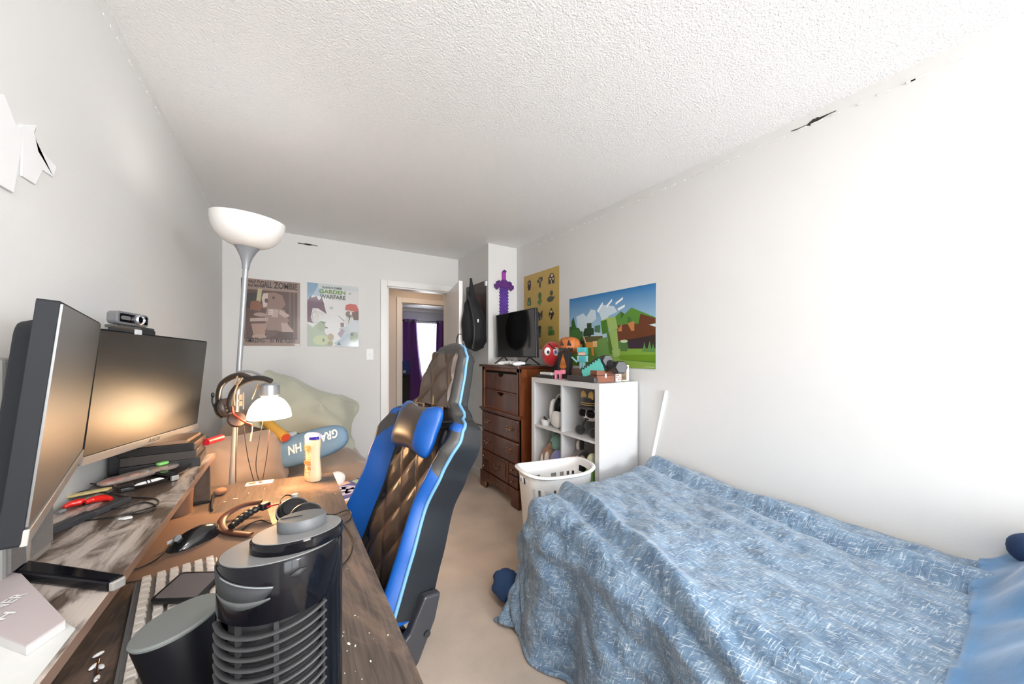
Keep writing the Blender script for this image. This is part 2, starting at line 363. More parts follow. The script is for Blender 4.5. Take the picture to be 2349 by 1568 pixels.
MB().lathe(bp_+[(r-.003,z) for r,z in bp_[::-1]],40,RM).build('reading_shade',shm,lamp,smooth=50,world=True)
MB().lathe([(0,.152),(.026,.150),(.036,.142),(.038,.13),(.038,.098),(.030,.094),(0,.094)],28,RM).build('reading_socket',polem,lamp,smooth=40,world=True)
MB().ell((0,0,.045),(.026,.026,.032),M=RM).build('bulb',mat('bulb_lit',(1,.8,.5),.3,emit=30.,ecol=(1,.68,.36)),lamp,smooth=60,world=True)
MB().tube(spline([pole0+(pole1-pole0)*.70,(-.20,1.93,1.23),(-.15,1.89,1.235),(-.10,1.845,1.21),rc+Vector((0,0,.085))],8),.006,8).build('gooseneck',polem,lamp,smooth=50,world=True)
# ============================================================ GAMING CHAIR
chair=thing('gaming_chair','black and blue high-backed gaming chair with quilted front, facing the desk','chair',(.245,1.292,0),R(-79.4))
vinyl=mat('black_leather',(.014,.016,.019),.30,spec=.6,bump=.3,bscale=9); blue=mat('blue_leather',(.006,.085,.36),.38,spec=.5)
lblue=mat('light_blue_piping',(.14,.33,.54),.4); quiltm=mat('quilted_leather',(.085,.058,.042),.36,spec=.6); bandm=mat('black_fabric',(.012,.012,.013),.5)  # quilt is black leather; its brown is warm lamp light put into the colour
cb=Vector((0,.06,.564)); bt=.371; VD=Vector((0,math.sin(bt),math.cos(bt))); WD=Vector((0,-math.cos(bt),math.sin(bt)))
HW=[(-.06,.27),(.1,.255),(.25,.238),(.36,.262),(.46,.285),(.52,.27),(.565,.19),(.60,.145),(.70,.145),(.78,.128),(.82,.095),(.848,.04),(.853,.0)]
WG=[(-.06,.115),(.1,.105),(.3,.095),(.42,.085),(.50,.055),(.56,.018),(.62,.006),(.85,0)]
def cpos(u,v,w): return cb+Vector((u,0,0))+VD*v+WD*w
def quilt(u,v):
    a=(u*8.2+v*5.4)%1; c=(u*8.2-v*5.4)%1; a=min(a,1-a); c=min(c,1-c)
    return .018*(min(1,a*3.2)*min(1,c*3.2))**.55
def cfront(s,v):
    hw=lerpt(HW,v); k=sm(.45,.97,abs(s)); w=.03+lerpt(WG,v)*k
    edge=1-max(0,(abs(s)-.86)/.14)**2*.35 if v<.55 else 1-max(0,(abs(s)-.7)/.3)**3*.8
    w*=edge
    if v<.3: w*=1+.4*(1-v/.3)*0
    if v>.80: w*=1-.8*((v-.80)/.053)**2
    u=s*hw-.03*sm(.55,.75,v)
    if abs(s)<.55 and v<.5 or (v>=.57 and v<.80 and abs(s)<.72): w+=quilt(u,v)
    return cpos(u,v,w)
vs_=[-.06+.913*(j/160) for j in range(161)]; N_=110
def smat(s,v):
    a=abs(s)
    if v<.50:
        if a<.50: return 1
        if a<.60: return 3
        if v>.35 and a>.97-(v-.35)*2.6: return 0
        return 2
    if v<.575: return 3 if a<.6 else (2 if v<.53 else 0)
    return 1 if a<.72 and v<.79 else 0
full=MB(); full.grid(lambda i,j:cfront(-1+2*i,-.06+.913*j),N_,160,mi=lambda i,j:smat(-1+2*i,-.06+.913*j))
def sub_part(name,ids,mats,sgn=0):
    b=MB(); b.v=list(full.v); rem={k:n for n,k in enumerate(ids)}
    for f,m in zip(full.f,full.m):
        if m in rem and (not sgn or sgn*sum(full.v[i].x for i in f)>0): b.f.append(f); b.m.append(rem[m])
    used=sorted({i for f in b.f for i in f}); ix={i:n for n,i in enumerate(used)}
    b.v=[b.v[i] for i in used]; b.f=[[ix[i] for i in f] for f in b.f]
    return b.build(name,mats,chair,smooth=60)
sub_part('quilted_panel',[1],[quiltm]); sub_part('bolster',[2],[blue],1); sub_part('bolster',[2],[blue],-1); sub_part('inner_band',[3],[bandm]); sub_part('head_rim',[0],[mat('head_leather',(.045,.042,.040),.36,spec=.6)])
# side and back shell
def shell(i,j):
    v=-.06+.913*j; hw=lerpt(HW,v); a=PI*i; s=math.cos(a); fw=cfront(1,v)
    wf_=(cfront(1,v)-cb).dot(WD); back=-.028*(1-sm(.8,.853,v)) ; bw=back
    w=wf_+(bw-wf_)*sm(0,.22,math.sin(a)) if True else 0
    return cpos(-.03*sm(.55,.75,v)+s*hw*(1+.012*math.sin(a*2 if a<PI/2 else PI-a)),v,w-(0.012*math.sin(a)))
MB().grid(shell,40,80).build('back_shell',vinyl,chair,smooth=60)
for sg in(-1,1):
    pts=[cfront(sg,v)+WD*.002 for v in [-.06+.9*(k/70) for k in range(71)]]
    MB().tube(pts,.006,8).build('piping',lblue,chair,smooth=60)
# neck pillow
def pill(cx,cv,cw,w,h,t,M=None):
    b=MB()
    def f(i,j):
        a=-PI+2*PI*i; p=-PI/2+PI*j; x=math.copysign(abs(math.cos(p)*math.cos(a))**.55,math.cos(a)); z=math.sin(p)
        z=math.copysign(abs(z)**.75,z); y=math.cos(p)*math.sin(a)
        k=1+.5*(abs(x)**3)*1.0; sag=1-.16*abs(math.cos(x*PI/2))
        return cpos(cx,cv,cw)+Vector((x*w/2*(1+.10*abs(z)),0,0))+VD*(z*h/2*k*sag)+WD*(y*t/2*(1-.35*abs(x)**4))
    def mi(i,j):
        a=-PI+2*PI*i; p=-PI/2+PI*j; x=abs(math.cos(p)*math.cos(a))**.55
        return 0 if x>.50 else 1
    b.grid(f,56,30,mi=mi); return b
pill(.055,.475,.105,.27,.185,.095).build('neck_pillow',[blue,mat('pillow_brown',(.06,.042,.034),.33,spec=.6)],chair,smooth=60)
for sg in(-1,1):
    MB().tube([cpos(sg*.12,.49,.09),cpos(sg*.155,.515,.075),cpos(sg*.205,.54,.03),cpos(sg*.21,.545,-.07)],.017,6,flat=.15).build('pillow_strap',bandm,chair,smooth=60)
    o=[cpos(sg*.07+x*.034,.56+z*.018-abs(x)*.012,.045) for x,z in((-1,-.7),(-.6,.9),(.6,.9),(1,-.7))]
    MB().tube(o,.005,6).build('belt_slot_trim',mat('slot_trim',(.22,.13,.09),.3),chair,smooth=60)
# seat, brackets, base
st=MB()
def seatf(i,j):
    x=-.26+.52*i; y=-.50+.5*j; k=sm(.17,.26,abs(x)); z=.50+.05*k-.03*sm(.4,.5,-y); return Vector((x,y,z))
st.grid(seatf,24,20,mi=lambda i,j:1 if abs(-.26+.52*i)>.19 else 0)
st.build('seat',[vinyl,blue],chair,smooth=60,solid=.06,bevel=0)
MB().bb((-.24,-.48,.40),(.24,.02,.47)).build('seat_base',vinyl,chair,bevel=.02)
for sg in(-1,1):
    br=MB(); x0=sg*.262
    br.prism([(-.23,.33),(-.15,.30),(-.03,.40),(.025,.50),(.045,.575),(-.01,.585),(-.06,.50),(-.20,.40)],min(x0,x0+sg*.03),max(x0,x0+sg*.03),M=Matrix(((0,0,1,0),(1,0,0,.05),(0,1,0,0),(0,0,0,1))))
    br.build('recliner_bracket',mat('bracket_grey',(.035,.036,.042),.35),chair,bevel=.006)
    MB().cyl(.010,0,.006,16,M=Matrix.Translation((x0+sg*.03,.045,.475))@Matrix.Rotation(PI/2*sg,4,'Y')).build('bolt_hole',matte,chair,smooth=40)
MB().cyl(.03,.10,.42,M=Matrix.Translation((0,-.27,0))).build('gas_lift',black,chair,smooth=40)
for k in range(5):
    a=2*PI*k/5+PI; M=Matrix.Translation((0,-.27,0))@Matrix.Rotation(a,4,'Z')
    MB().prism([(0,-.035),(.30,-.018),(.30,.018),(0,.035)],.075,.115,M).build('base_arm',black,chair,bevel=.008)
    MB().cyl(.028,-.025,.025,16,M=M@Matrix.Translation((.29,0,.029))@Matrix.Rotation(PI/2,4,'X')).build('caster',black,chair,smooth=40)
for ob in [o for o in COL.objects if o.parent==chair and o.name.split('.')[0] in('seat','seat_base','gas_lift','base_arm','caster')]:
    pass
# ============================================================ DRESSER
dwood=wood('dresser_wood',(.060,.015,.006),(.13,.036,.014),scale=2.2,axis=(1,1,.25),rough=.28,coat=.5)
dside=wood('dresser_side',(.13,.032,.010),(.22,.065,.02),scale=2.2,axis=(1,1,.25),rough=.3,coat=.3)
brass=mat('aged_brass',(.32,.18,.12),.25,metal=.9)
dx,dy0,dy1=1.61,2.40,3.07; dl=(1.61,2.735,0)
dre=thing('dresser','tall dark cherry wood chest of drawers with bracket feet beside the white cube shelf','dresser',dl)
b=MB(); b.bb((dx,dy0,.10),(2.005,dy0+.02,1.18)); b.bb((dx,dy1-.02,.10),(2.005,dy1,1.18)); b.bb((1.99,dy0,.10),(2.005,dy1,1.18))
b.bb((dx+.01,dy0+.02,.10),(dx+.022,dy1-.02,.80)); b.bb((dx,dy0,1.15),(dx+.02,dy1,1.18)); b.bb((dx,dy0,.78),(dx+.02,dy0+.045,1.18)); b.bb((dx,dy1-.045,.78),(dx+.02,dy1,1.18))
b.bb((dx,dy0+.02,.955),(dx+.02,dy1-.02,.965)); b.bb((dx+.3,dy0,.78),(1.99,dy1,.80)); b.bb((dx,dy0,.15),(dx+.02,dy0+.02,.78)); b.build('carcass',[dside],dre,world=True,bevel=.002)
b=MB(); b.bb((dx-.03,dy0-.02,1.18),(2.01,dy1+.02,1.205)); b.build('top_board',dwood,dre,world=True,bevel=.008)
b=MB(); b.bb((dx-.028,dy0-.015,.765),(dx+.03,dy1+.015,.785)); b.bb((dx-.016,dy0-.01,.75),(dx+.03,dy1+.01,.765)); b.build('waist_moulding',dwood,dre,world=True,bevel=.007)
def ogee(y0,y1,sgn):
    pass
def dprism(poly,x0,x1): # poly in (y,z)
    return MB().prism(poly,x0,x1,M=Matrix(((0,0,1,0),(1,0,0,0),(0,1,0,0),(0,0,0,1))))
# plinth with scrolled bracket feet
pl=[(dy0-.012,0),(dy0+.10,0),(dy0+.115,.03),(dy0+.10,.055),(dy0+.15,.07),(dy0+.22,.075),(2.735,.095),(dy1-.22,.075),(dy1-.15,.07),(dy1-.10,.055),(dy1-.115,.03),(dy1-.10,0),(dy1+.012,0),(dy1+.012,.16),(dy0-.012,.16)]
dprism(pl,dx-.018,dx+.012).build('plinth',dwood,dre,world=True,bevel=.004)
MB().bb((dx,dy0-.010,.06),(2.0,dy0+.012,.15)).bb((1.9,dy0-.010,0),(2.0,dy0+.012,.07)).build('side_plinth',dwood,dre,world=True,bevel=.003)
# upper drawers with half-round finger cut
for z0,z1 in((.79,.952),(.968,1.128)):
    ym=2.735; arc=[(ym+.055*math.cos(a),z1-.034*math.sin(a)) for a in [PI*k/10 for k in range(11)]]
    yz=[(dy0+.05,z0),(dy1-.05,z0),(dy1-.05,z1)]+[(ym+.075,z1)]+arc+[(ym-.075,z1)]+[(dy0+.05,z1)]
    dprism(yz,dx+.012,dx+.032).build('upper_drawer',dwood,dre,world=True,bevel=.002)
MB().bb((dx+.034,dy0+.05,.79),(dx+.05,dy1-.05,1.15)).build('cavity_shade_slab',mat('cavity_shade',(.01,.007,.006),.9),dre,world=True)  # near-black slab stands in for the shade inside the drawer openings
def pull(parent,y,z,x=dx-.012):
    b=MB()
    for s in(-1,1): b.lathe([(.011,0),(.011,.003),(.005,.006),(.005,.016),(.007,.02),(0,.022)],12,Matrix.Translation((x,y+s*.034,z+.006))@Matrix.Rotation(-PI/2,4,'Y'))
    M=Matrix(((0,0,-1,x),(1,0,0,y),(0,1,0,z),(0,0,0,1)))
    sh=[(-.058,.006),(-.045,.02),(-.028,.013),(-.012,.024),(0,.018),(.012,.024),(.028,.013),(.045,.02),(.058,.006),(.046,-.012),(.026,-.008),(.01,-.018),(-.01,-.018),(-.026,-.008),(-.046,-.012)]
    b.prism(sh,0,.003,M); b.tube(spline([(x-.016,y-.034,z+.004),(x-.024,y-.03,z-.012),(x-.027,y,z-.018),(x-.024,y+.03,z-.012),(x-.016,y+.034,z+.004)],5),.0035,8)
    return b.build('handle',brass,parent,smooth=40,world=True)
for z0,z1 in((.565,.742),(.375,.552)):
    b=MB(); b.bb((dx-.012,dy0+.012,z0),(dx+.012,dy1-.012,z1)); d_=b.build('drawer',dwood,dre,world=True,bevel=.01)
    for y in(dy0+.14,dy1-.14): pull(d_,y,(z0+z1)/2+.005)
d_=MB().bb((dx-.012,2.56,.17),(dx+.012,2.91,.362)).bb((dx-.018,2.60,.20),(dx-.01,2.87,.335)).build('lower_door',dwood,dre,world=True,bevel=.006); pull(d_,2.735,.28)
for y0,y1 in((dy0+.015,2.55),(2.92,dy1-.015)):
    for z0,z1 in((.17,.262),(.27,.362)):
        d_=MB().bb((dx-.012,y0,z0),(dx+.012,y1,z1)).build('small_drawer',dwood,dre,world=True,bevel=.006)
        MB().lathe([(.006,0),(.006,.012),(.013,.02),(.011,.028),(0,.03)],14,Matrix.Translation((dx-.011,(y0+y1)/2,(z0+z1)/2))@Matrix.Rotation(-PI/2,4,'Y')).build('knob',brass,d_,smooth=50,world=True)
MB().box((dx+.2,dy1+.012,1.05),(.05,.02,.05)).build('hinge_knob',brass,dre,world=True,bevel=.006)
# ============================================================ CUBE SHELF
cx0,cx1,cy0,cy1,cz=1.64,2.018,1.54,2.27,1.12
cub=thing('cube_shelf','white open cube shelf unit with toys on top against the right wall','shelf',(1.83,1.9,0))
cw=mat('shelf_white',(.66,.66,.665),.32); o_=.038
b=MB(); b.bb((cx0,cy0,0),(cx1,cy0+o_,cz)); b.bb((cx0,cy1-o_,0),(cx1,cy1,cz)); b.bb((cx0,cy0+o_,cz-o_),(cx1,cy1-o_,cz)); b.bb((cx0,cy0+o_,0),(cx1,cy1-o_,o_)); b.build('frame',cw,cub,world=True,bevel=.001)
ym=(cy0+cy1)/2; MB().bb((cx0+.002,ym-.008,o_),(cx1,ym+.008,cz-o_)).build('divider',cw,cub,world=True)
RW=[(cz-o_-.335),(cz-o_-.335-.016-.335)]
for z in RW: MB().bb((cx0+.002,cy0+o_,z-.016),(cx1,ym-.008,z)).bb((cx0+.002,ym+.008,z-.016),(cx1,cy1-o_,z)).build('shelf_panel',cw,cub,world=True)
MB().bb((cx1-.006,cy0+o_,o_),(cx1-.001,cy1-o_,cz-o_)).build('back_panel',cw,cub,world=True)
# ============================================================ BED
bed=thing('bed','single bed frame and mattress hidden under the comforter along the right wall','bed',(1.55,.4,0))
MB().bb((1.06,-.56,.26),(1.99,1.33,.54)).build('mattress',mat('mattress_white',(.7,.7,.7),.8),bed,world=True,bevel=.05)
MB().bb((1.07,-.57,.12),(1.98,1.31,.26)).build('bed_base',edgew,bed,world=True)
for x in(1.1,1.94):
    for y in(-.5,1.26): MB().bb((x-.03,y-.03,0),(x+.03,y+.03,.12)).build('leg',edgew,bed,world=True)
def comforter_mat():
    m=bpy.data.materials.new('crosshatch_cloth'); m.use_nodes=True; nt=m.node_tree; b=nt.nodes['Principled BSDF']
    tc=nd(nt,'ShaderNodeTexCoord'); lk=nt.links.new
    n=nd(nt,'ShaderNodeTexNoise'); n.inputs['Scale'].default_value=14; n.inputs['Detail'].default_value=6; lk(tc.outputs['UV'],n.inputs['Vector'])
    r=nd(nt,'ShaderNodeValToRGB'); r.color_ramp.elements[0].position=.35; r.color_ramp.elements[1].position=.66
    r.color_ramp.elements[0].color=(.085,.155,.25,1); r.color_ramp.elements[1].color=(.195,.295,.41,1); lk(n.outputs['Fac'],r.inputs['Fac']); out=r.outputs['Color']
    for k,(sc,ang,pos,colr,fac) in enumerate((((270,26,1),12,.635,(.60,.66,.71),.6),((26,270,1),-8,.635,(.58,.64,.69),.6),((340,40,1),48,.65,(.56,.61,.66),.6),((180,16,1),12,.62,(.07,.13,.21),.45),((16,180,1),-8,.62,(.08,.14,.22),.45))):
        mp=nd(nt,'ShaderNodeMapping'); mp.inputs['Rotation'].default_value=(0,0,R(ang)); mp.inputs['Scale'].default_value=(1,1,1); lk(tc.outputs['UV'],mp.inputs['Vector'])
        mp2=nd(nt,'ShaderNodeMapping'); mp2.inputs['Scale'].default_value=sc; mp2.inputs['Location'].default_value=(k*7.3,k*3.1,0); lk(mp.outputs['Vector'],mp2.inputs['Vector'])
        w=nd(nt,'ShaderNodeTexNoise'); w.inputs['Scale'].default_value=1.; w.inputs['Detail'].default_value=1.5; w.inputs['Distortion'].default_value=.25; lk(mp2.outputs['Vector'],w.inputs['Vector'])
        q=nd(nt,'ShaderNodeValToRGB'); q.color_ramp.elements[0].position=pos-.03; q.color_ramp.elements[1].position=pos+.03; q.color_ramp.elements[1].color=(fac,fac,fac,1); lk(w.outputs['Fac'],q.inputs['Fac'])
        mx=nd(nt,'ShaderNodeMix',data_type='RGBA'); lk(q.outputs['Color'],mx.inputs[0]); lk(out,mx.inputs[6]); mx.inputs[7].default_value=(*colr,1); out=mx.outputs[2]
    lk(out,b.inputs['Base Color']); b.inputs['Roughness'].default_value=.75; b.inputs['Sheen Weight'].default_value=.25
    n3=nd(nt,'ShaderNodeTexNoise'); n3.inputs['Scale'].default_value=16; n3.inputs['Detail'].default_value=5; n3.inputs['Distortion'].default_value=1.2; lk(tc.outputs['UV'],n3.inputs['Vector'])
    bp=nd(nt,'ShaderNodeBump'); bp.inputs['Strength'].default_value=.8; bp.inputs['Distance'].default_value=.02; lk(n3.outputs['Fac'],bp.inputs['Height']); lk(bp.outputs['Normal'],b.inputs['Normal'])
    return m
def comf(i,j):
    # a: distance from the wall across the bed, bb: distance along it
    a=-.0+1.60*i; y=-.60+2.55*j
    x0=1.045+.03*math.sin(y*2.1+1); ya=1.325
    xa=2.0-a; ox=max(0,x0-xa); oy=max(0,y-ya); Lh=(ox**5+oy**5)**.2; Lr=math.hypot(ox,oy)
    px=max(xa,x0); py=min(y,ya); z=.592
    if Lh>0:
        ux,uy=-ox/Lr,oy/Lr; rr=.07
        # round over the edge then hang
        if Lh<rr*PI/2: t=Lh/rr; hx_=rr*math.sin(t); dz=rr*(1-math.cos(t))
        else: e=Lh-rr*PI/2; hx_=rr+e*.14; dz=rr+e*.985
        fold=.038*math.sin((py*1.0+ux*.4+(oy*.5 if oy>0 else 0))*17+2.*noise.noise(Vector((py*3,ux,2))))*sm(.06,.4,Lh)
        if ox>0 and oy>0: fold+=.03*math.sin(math.atan2(oy,ox)*5)*sm(.1,.4,Lh)
        hx_+=fold
        if z-dz<.018: hx_+=(dz-(z-.018))*.9; dz=z-.018
        px+=ux*hx_; py+=uy*hx_; z-=dz
    P=Vector((a*1.0,y,0)); on=1-sm(0,.25,Lh)
    w=.020*noise.noise(Vector((P.x*3.2,P.y*2.0,1)))+.034*abs(noise.noise(Vector((P.x*6.0+P.y*2.4,P.y*3.0,5))))+.008*noise.noise(Vector((P.x*15,P.y*12,9)))
    # long soft folds running along the bed
    q=P.x-(.80+.30*sm(1.3,.2,P.y)+.02*math.sin(P.y*7)); w+=.040*math.exp(-(q/.035)**2)-.022*math.exp(-((q-.065)/.03)**2)
    q2=P.x-(.12+.05*math.sin(P.y*3+.5)); w+=.035*math.exp(-(q2/.045)**2)-.02*math.exp(-((q2-.08)/.03)**2)
    q3=P.x-(1.12+.03*math.sin(P.y*6)+.12*P.y*0); 
    z+=w*(.25+.75*on)+.03*sm(.9,1.36,y)*on
    if Lh>0:
        s=(.022*math.exp(-(q3/.03)**2)+1.4*w*(1-on)); px+=ux*s; py+=uy*s
    return Vector((min(px,2.022),py,max(z,.012)))
NU,NV=230,330
cmb=MB().grid(comf,NU,NV)
cuv=[(1.60*(k%(NU+1))/NU,2.55*(k//(NU+1))/NV) for k in range((NU+1)*(NV+1))]
co=cmb.build('comforter',comforter_mat(),smooth=180,seguv=cuv)
sq=co.modifiers.new('s','SOLIDIFY'); sq.thickness=.012; sq.offset=-1
tag(co,'blue-grey comforter with white crosshatch dashes draped over the single bed','comforter')
# navy underside corner touching the carpet
def navy(i,j):
    a=2*PI*i; p=-PI/2+PI*j; n_=1+.25*noise.noise(Vector((math.cos(a)*2,math.sin(a)*2,p*2)))
    return Vector((.975+.075*math.cos(p)*math.cos(a)*n_,1.56+.11*math.cos(p)*math.sin(a)*n_,.075+.072*math.sin(p)))
# blue blanket heaped at the head of the bed
blm=mat('blue_blanket_cloth',(.05,.18,.37),.8,var=.35,vscale=5,sheen=.4,bump=.3,bscale=14)
def blk(i,j):
    x=1.0+1.02*i; y=-.60+.80*j
    e=min(sm(0,.16,i),1)*1; yb=.125+.012*math.sin(x*7+1)+.02*noise.noise(Vector((x*6,0,3)))
    f=sm(yb+.0,yb-.14,y); ridge=abs(noise.noise(Vector((x*3.2+y*1.5,y*4.5-x*1.2,4))))
    h=.60+.085*f+.16*f*sm(1.2,2.0,x)*sm(.1,-.3,y)+.11*f*ridge+.03*f*noise.noise(Vector((x*8,y*8,1)))
    if x<1.12: h-=(1.12-x)**1.3*1.6*1.2
    yy=min(y,yb+.0) if y>yb else y
    return Vector((min(x,2.02),yy,h if y<=yb else h-.02-(y-yb)*.15))
bo=MB().grid(blk,110,90).build('blue_blanket',blm,smooth=180,solid=.014); tag(bo,'plain royal blue blanket heaped on the near end of the bed','blanket')
MB().ell((1.955,-.02,.705),(.06,.10,.055),rot=(0,.2,.3),e=.8,nz=.08,ns=9).build('pillow',mat('navy_cloth',(.012,.035,.10),.85),smooth=180)
tag(bpy.data.objects['pillow'],'dark navy pillow end showing behind the blue blanket by the wall','pillow')
nv=MB().grid(navy,30,20).build('navy_cloth',mat('navy_cloth2',(.02,.06,.17),.8),smooth=180); tag(nv,'bunched navy cloth poking from under the comforter onto the carpet','cloth')
# ============================================================ POSTERS
COLS={}
def ink(r,g,b,ro=.45):
    k=(round(r,3),round(g,3),round(b,3))
    if k not in COLS: COLS[k]=mat('ink_%d'%len(COLS),(r,g,b),ro,coat=.15)
    return COLS[k]
def poster(name,label,o,u,v,w,h,bg,polys,cat='poster',thick=.0018,curl=0):
    """polys: (points 0..1, colour) drawn one above the other as print"""
    F=frame(o,u,v); t=thing(name,label,cat,o)
    MB().bb((0,0,0),(w,h,thick),M=F).build('sheet',ink(*bg) if not isinstance(bg,bpy.types.Material) else bg,t,world=True)
    if polys:
        polys=[(R4(0,0,1,1),bg)]+list(polys)
        b=MB(); ms=[]
        for n,(pts,c) in enumerate(polys):
            m=c if isinstance(c,bpy.types.Material) else ink(*c)
            if m not in ms: ms.append(m)
            pts=[(min(1,max(0,x))*w,min(1,max(0,y))*h) for x,y in pts]; z=thick+.0003+.00012*n
            b.add([(x,y,z) for x,y in pts],[list(range(len(pts)))],ms.index(m),F)
        b.build('printed_picture',ms,t,world=True)
    return t,F,thick+.0003+.00012*len(polys)+.0003
def R4(x0,y0,x1,y1): return [(x0,y0),(x1,y0),(x1,y1),(x0,y1)]
def EL(cx,cy,rx,ry,n=18,rot=0): return [(cx+rx*math.cos(a)*math.cos(rot)-ry*math.sin(a)*math.sin(rot),cy+rx*math.cos(a)*math.sin(rot)+ry*math.sin(a)*math.cos(rot)) for a in [2*PI*k/n for k in range(n)]]
# sepia poster
s0=(.27,.18,.145)
A=[(R4(.05,.10,.95,.84),(.075,.032,.022)),(R4(0,.84,.02,1),(.02,.01,.01)),([(.08,.78),(.28,.80),(.34,.60),(.18,.52),(.06,.6)],(.02,.012,.01)),
 ([(.27,.86),(.34,.86),(.31,.66),(.24,.66)],(.42,.36,.20)),([(.15,.66),(.28,.68),(.36,.6),(.30,.52),(.14,.54)],(.20,.065,.03)),
 ([(.33,.72),(.36,.80),(.56,.82),(.68,.78),(.74,.64),(.66,.56),(.36,.57)],(.22,.125,.095)),([(.33,.72),(.36,.79),(.44,.80),(.42,.60),(.36,.58)],(.50,.40,.34)),
 (EL(.53,.735,.022,.022),(.03,.015,.01)),(EL(.41,.685,.03,.035),(.08,.035,.03)),
 ([(.42,.575),(.72,.56),(.80,.40),(.72,.22),(.42,.24),(.38,.42)],(.25,.16,.13)),([(.48,.56),(.62,.56),(.60,.44),(.50,.44)],(.42,.31,.27)),
 ([(.64,.56),(.84,.47),(.72,.44),(.62,.50)],(.45,.33,.29)),([(.14,.41),(.44,.43),(.44,.38),(.14,.36)],(.40,.28,.23)),([(.16,.33),(.42,.34),(.38,.15),(.20,.15)],(.33,.20,.155)),
 (EL(.31,.47,.11,.03),(.33,.22,.18)),(EL(.29,.14,.12,.035),(.38,.25,.20)),([(.38,.24),(.42,.12),(.58,.17),(.62,.24)],(.11,.06,.048)),([(.66,.22),(.86,.23),(.84,.13),(.70,.13)],(.07,.04,.035)),([(.66,.36),(.76,.36),(.90,.22),(.68,.22)],(.40,.29,.25)),
 ([(.44,.55),(.52,.56),(.52,.54),(.44,.53)],(.6,.5,.45)),([(.44,.52),(.52,.53),(.52,.51),(.44,.50)],(.6,.5,.45)),([(.44,.49),(.52,.50),(.52,.48),(.44,.47)],(.6,.5,.45)),
 (R4(.80,.30,.83,.84),(.14,.08,.06)),(R4(.88,.12,.90,.84),(.14,.08,.06)),(R4(.06,.1,.08,.8),(.16,.09,.07)),
 (R4(.90,.005,.99,.035),(.62,.57,.50))]
pA,FA,zA=poster('poster','sepia brown horror-style poster with large lettering, left of the two on the back wall',(-.372,YB-.0005,1.379),(1,0,0),(0,0,1),.441,.598,s0,A)
tk=ink(.035,.018,.013)
for bdy,x,y,w_,h_ in(('HALF PI',.10,.937,.20,.045),('HALF MAN',.09,.88,.22,.04),('GALL',.31,.878,.20,.10),('ZOMBIE',.53,.878,.42,.10),('AMAZING',.06,.048,.32,.075),('IN THE FLESH',.47,.048,.44,.06)):
    text('lettering',bdy,tk,pA,FA@Matrix.Translation((x*.441,y*.598,zA)),w_*.441,h_*.598,0,bold=.03)
text('lettering','LIVE',ink(.10,.06,.045),pA,FA@Matrix.Translation((.39*.441,.05*.598,zA)),.06*.441,.035*.598,0)
# white battle poster
g1=(.60,.59,.585)
B=[(R4(0,.80,.30,1),(.38,.47,.55)),([(0,1),(.22,1),(.08,.78),(0,.7)],(.20,.32,.44)),(R4(.2,.92,1,1),(.52,.55,.56)),
 ([(0,.72),(.12,.78),(.30,.70),(.36,.52),(.20,.60),(.10,.60),(.06,.45),(.16,.36),(0,.38)],(.10,.035,.065)),([(.05,.79),(.02,.72),(.12,.73)],(.09,.03,.06)),([(.16,.80),(.10,.73),(.22,.72)],(.09,.03,.06)),([(.27,.78),(.2,.71),(.32,.66)],(.09,.03,.06)),
 ([(.08,.60),(.32,.52),(.30,.49),(.14,.55)],(.55,.50,.45)),(EL(.14,.46,.07,.10),(.45,.43,.40)),(EL(.15,.46,.05,.08),(.55,.54,.53)),([(.10,.52),(.13,.50),(.11,.48)],(.8,.8,.8)),
 ([(0,.36),(.10,.30),(.20,.38),(.30,.34),(.34,.20),(.46,.14),(.46,0),(0,0)],(.30,.36,.26)),(EL(.26,.32,.08,.085),(.25,.31,.19)),([(.22,.40),(.36,.39),(.30,.36)],(.12,.15,.06)),(R4(.33,.29,.38,.31),(.08,.08,.06)),
 (EL(.26,.10,.16,.08),(.40,.46,.24)),(EL(.30,.10,.022,.03),(.12,.13,.09)),(EL(.44,.15,.06,.06),(.36,.27,.17)),(R4(.38,.02,.48,.08),(.25,.24,.12)),
 ([(.72,.60),(.74,.68),(.82,.71),(.95,.70),(1,.62),(1,.45),(.84,.56)],(.42,.05,.035)),([(.84,.56),(1,.6),(1,.44),(.9,.44)],(.10,.035,.025)),(EL(.80,.535,.07,.055),(.14,.09,.07)),(EL(.84,.55,.022,.028),(.6,.55,.48)),(R4(.77,.485,.87,.495),(.03,.03,.03)),([(.72,.60),(.90,.585),(.90,.575),(.72,.59)],(.6,.57,.5)),
 (R4(.63,.32,.70,.39),(.14,.045,.035)),([(.57,.51),(.60,.50),(.72,.42),(.70,.41)],(.2,.22,.22)),([(.74,.48),(.86,.48),(.88,.34),(.72,.36)],(.50,.49,.46)),([(.80,.48),(.83,.48),(.78,.36)],(.1,.04,.03)),
 ([(.60,.30),(.72,.33),(.80,.38),(1,.45),(1,0),(.50,0),(.66,.12)],(.38,.42,.45)),(EL(.90,.33,.12,.11),(.43,.46,.49)),(EL(.90,.16,.09,.09),(.22,.26,.15)),(EL(.86,.2,.03,.03),(.05,.05,.05)),([(.57,.2),(.66,.3),(.72,.26),(.64,.14)],(.25,.17,.22)),([(.5,.05),(.8,.22),(.84,.18),(.58,.02)],(.28,.37,.44)),([(.56,.03),(.6,.08),(.64,.02)],(.05,.09,.14)),(EL(.45,.62,.04,.025),(.38,.40,.42)),(R4(.8,.86,.84,.89),(.3,.33,.33))]
pB,FB,zB=poster('poster','pale battle poster with green and grey title and red helmet, nearest the light switch',(.127,YB-.0005,1.379),(1,0,0),(0,0,1),.453,.612,g1,B)
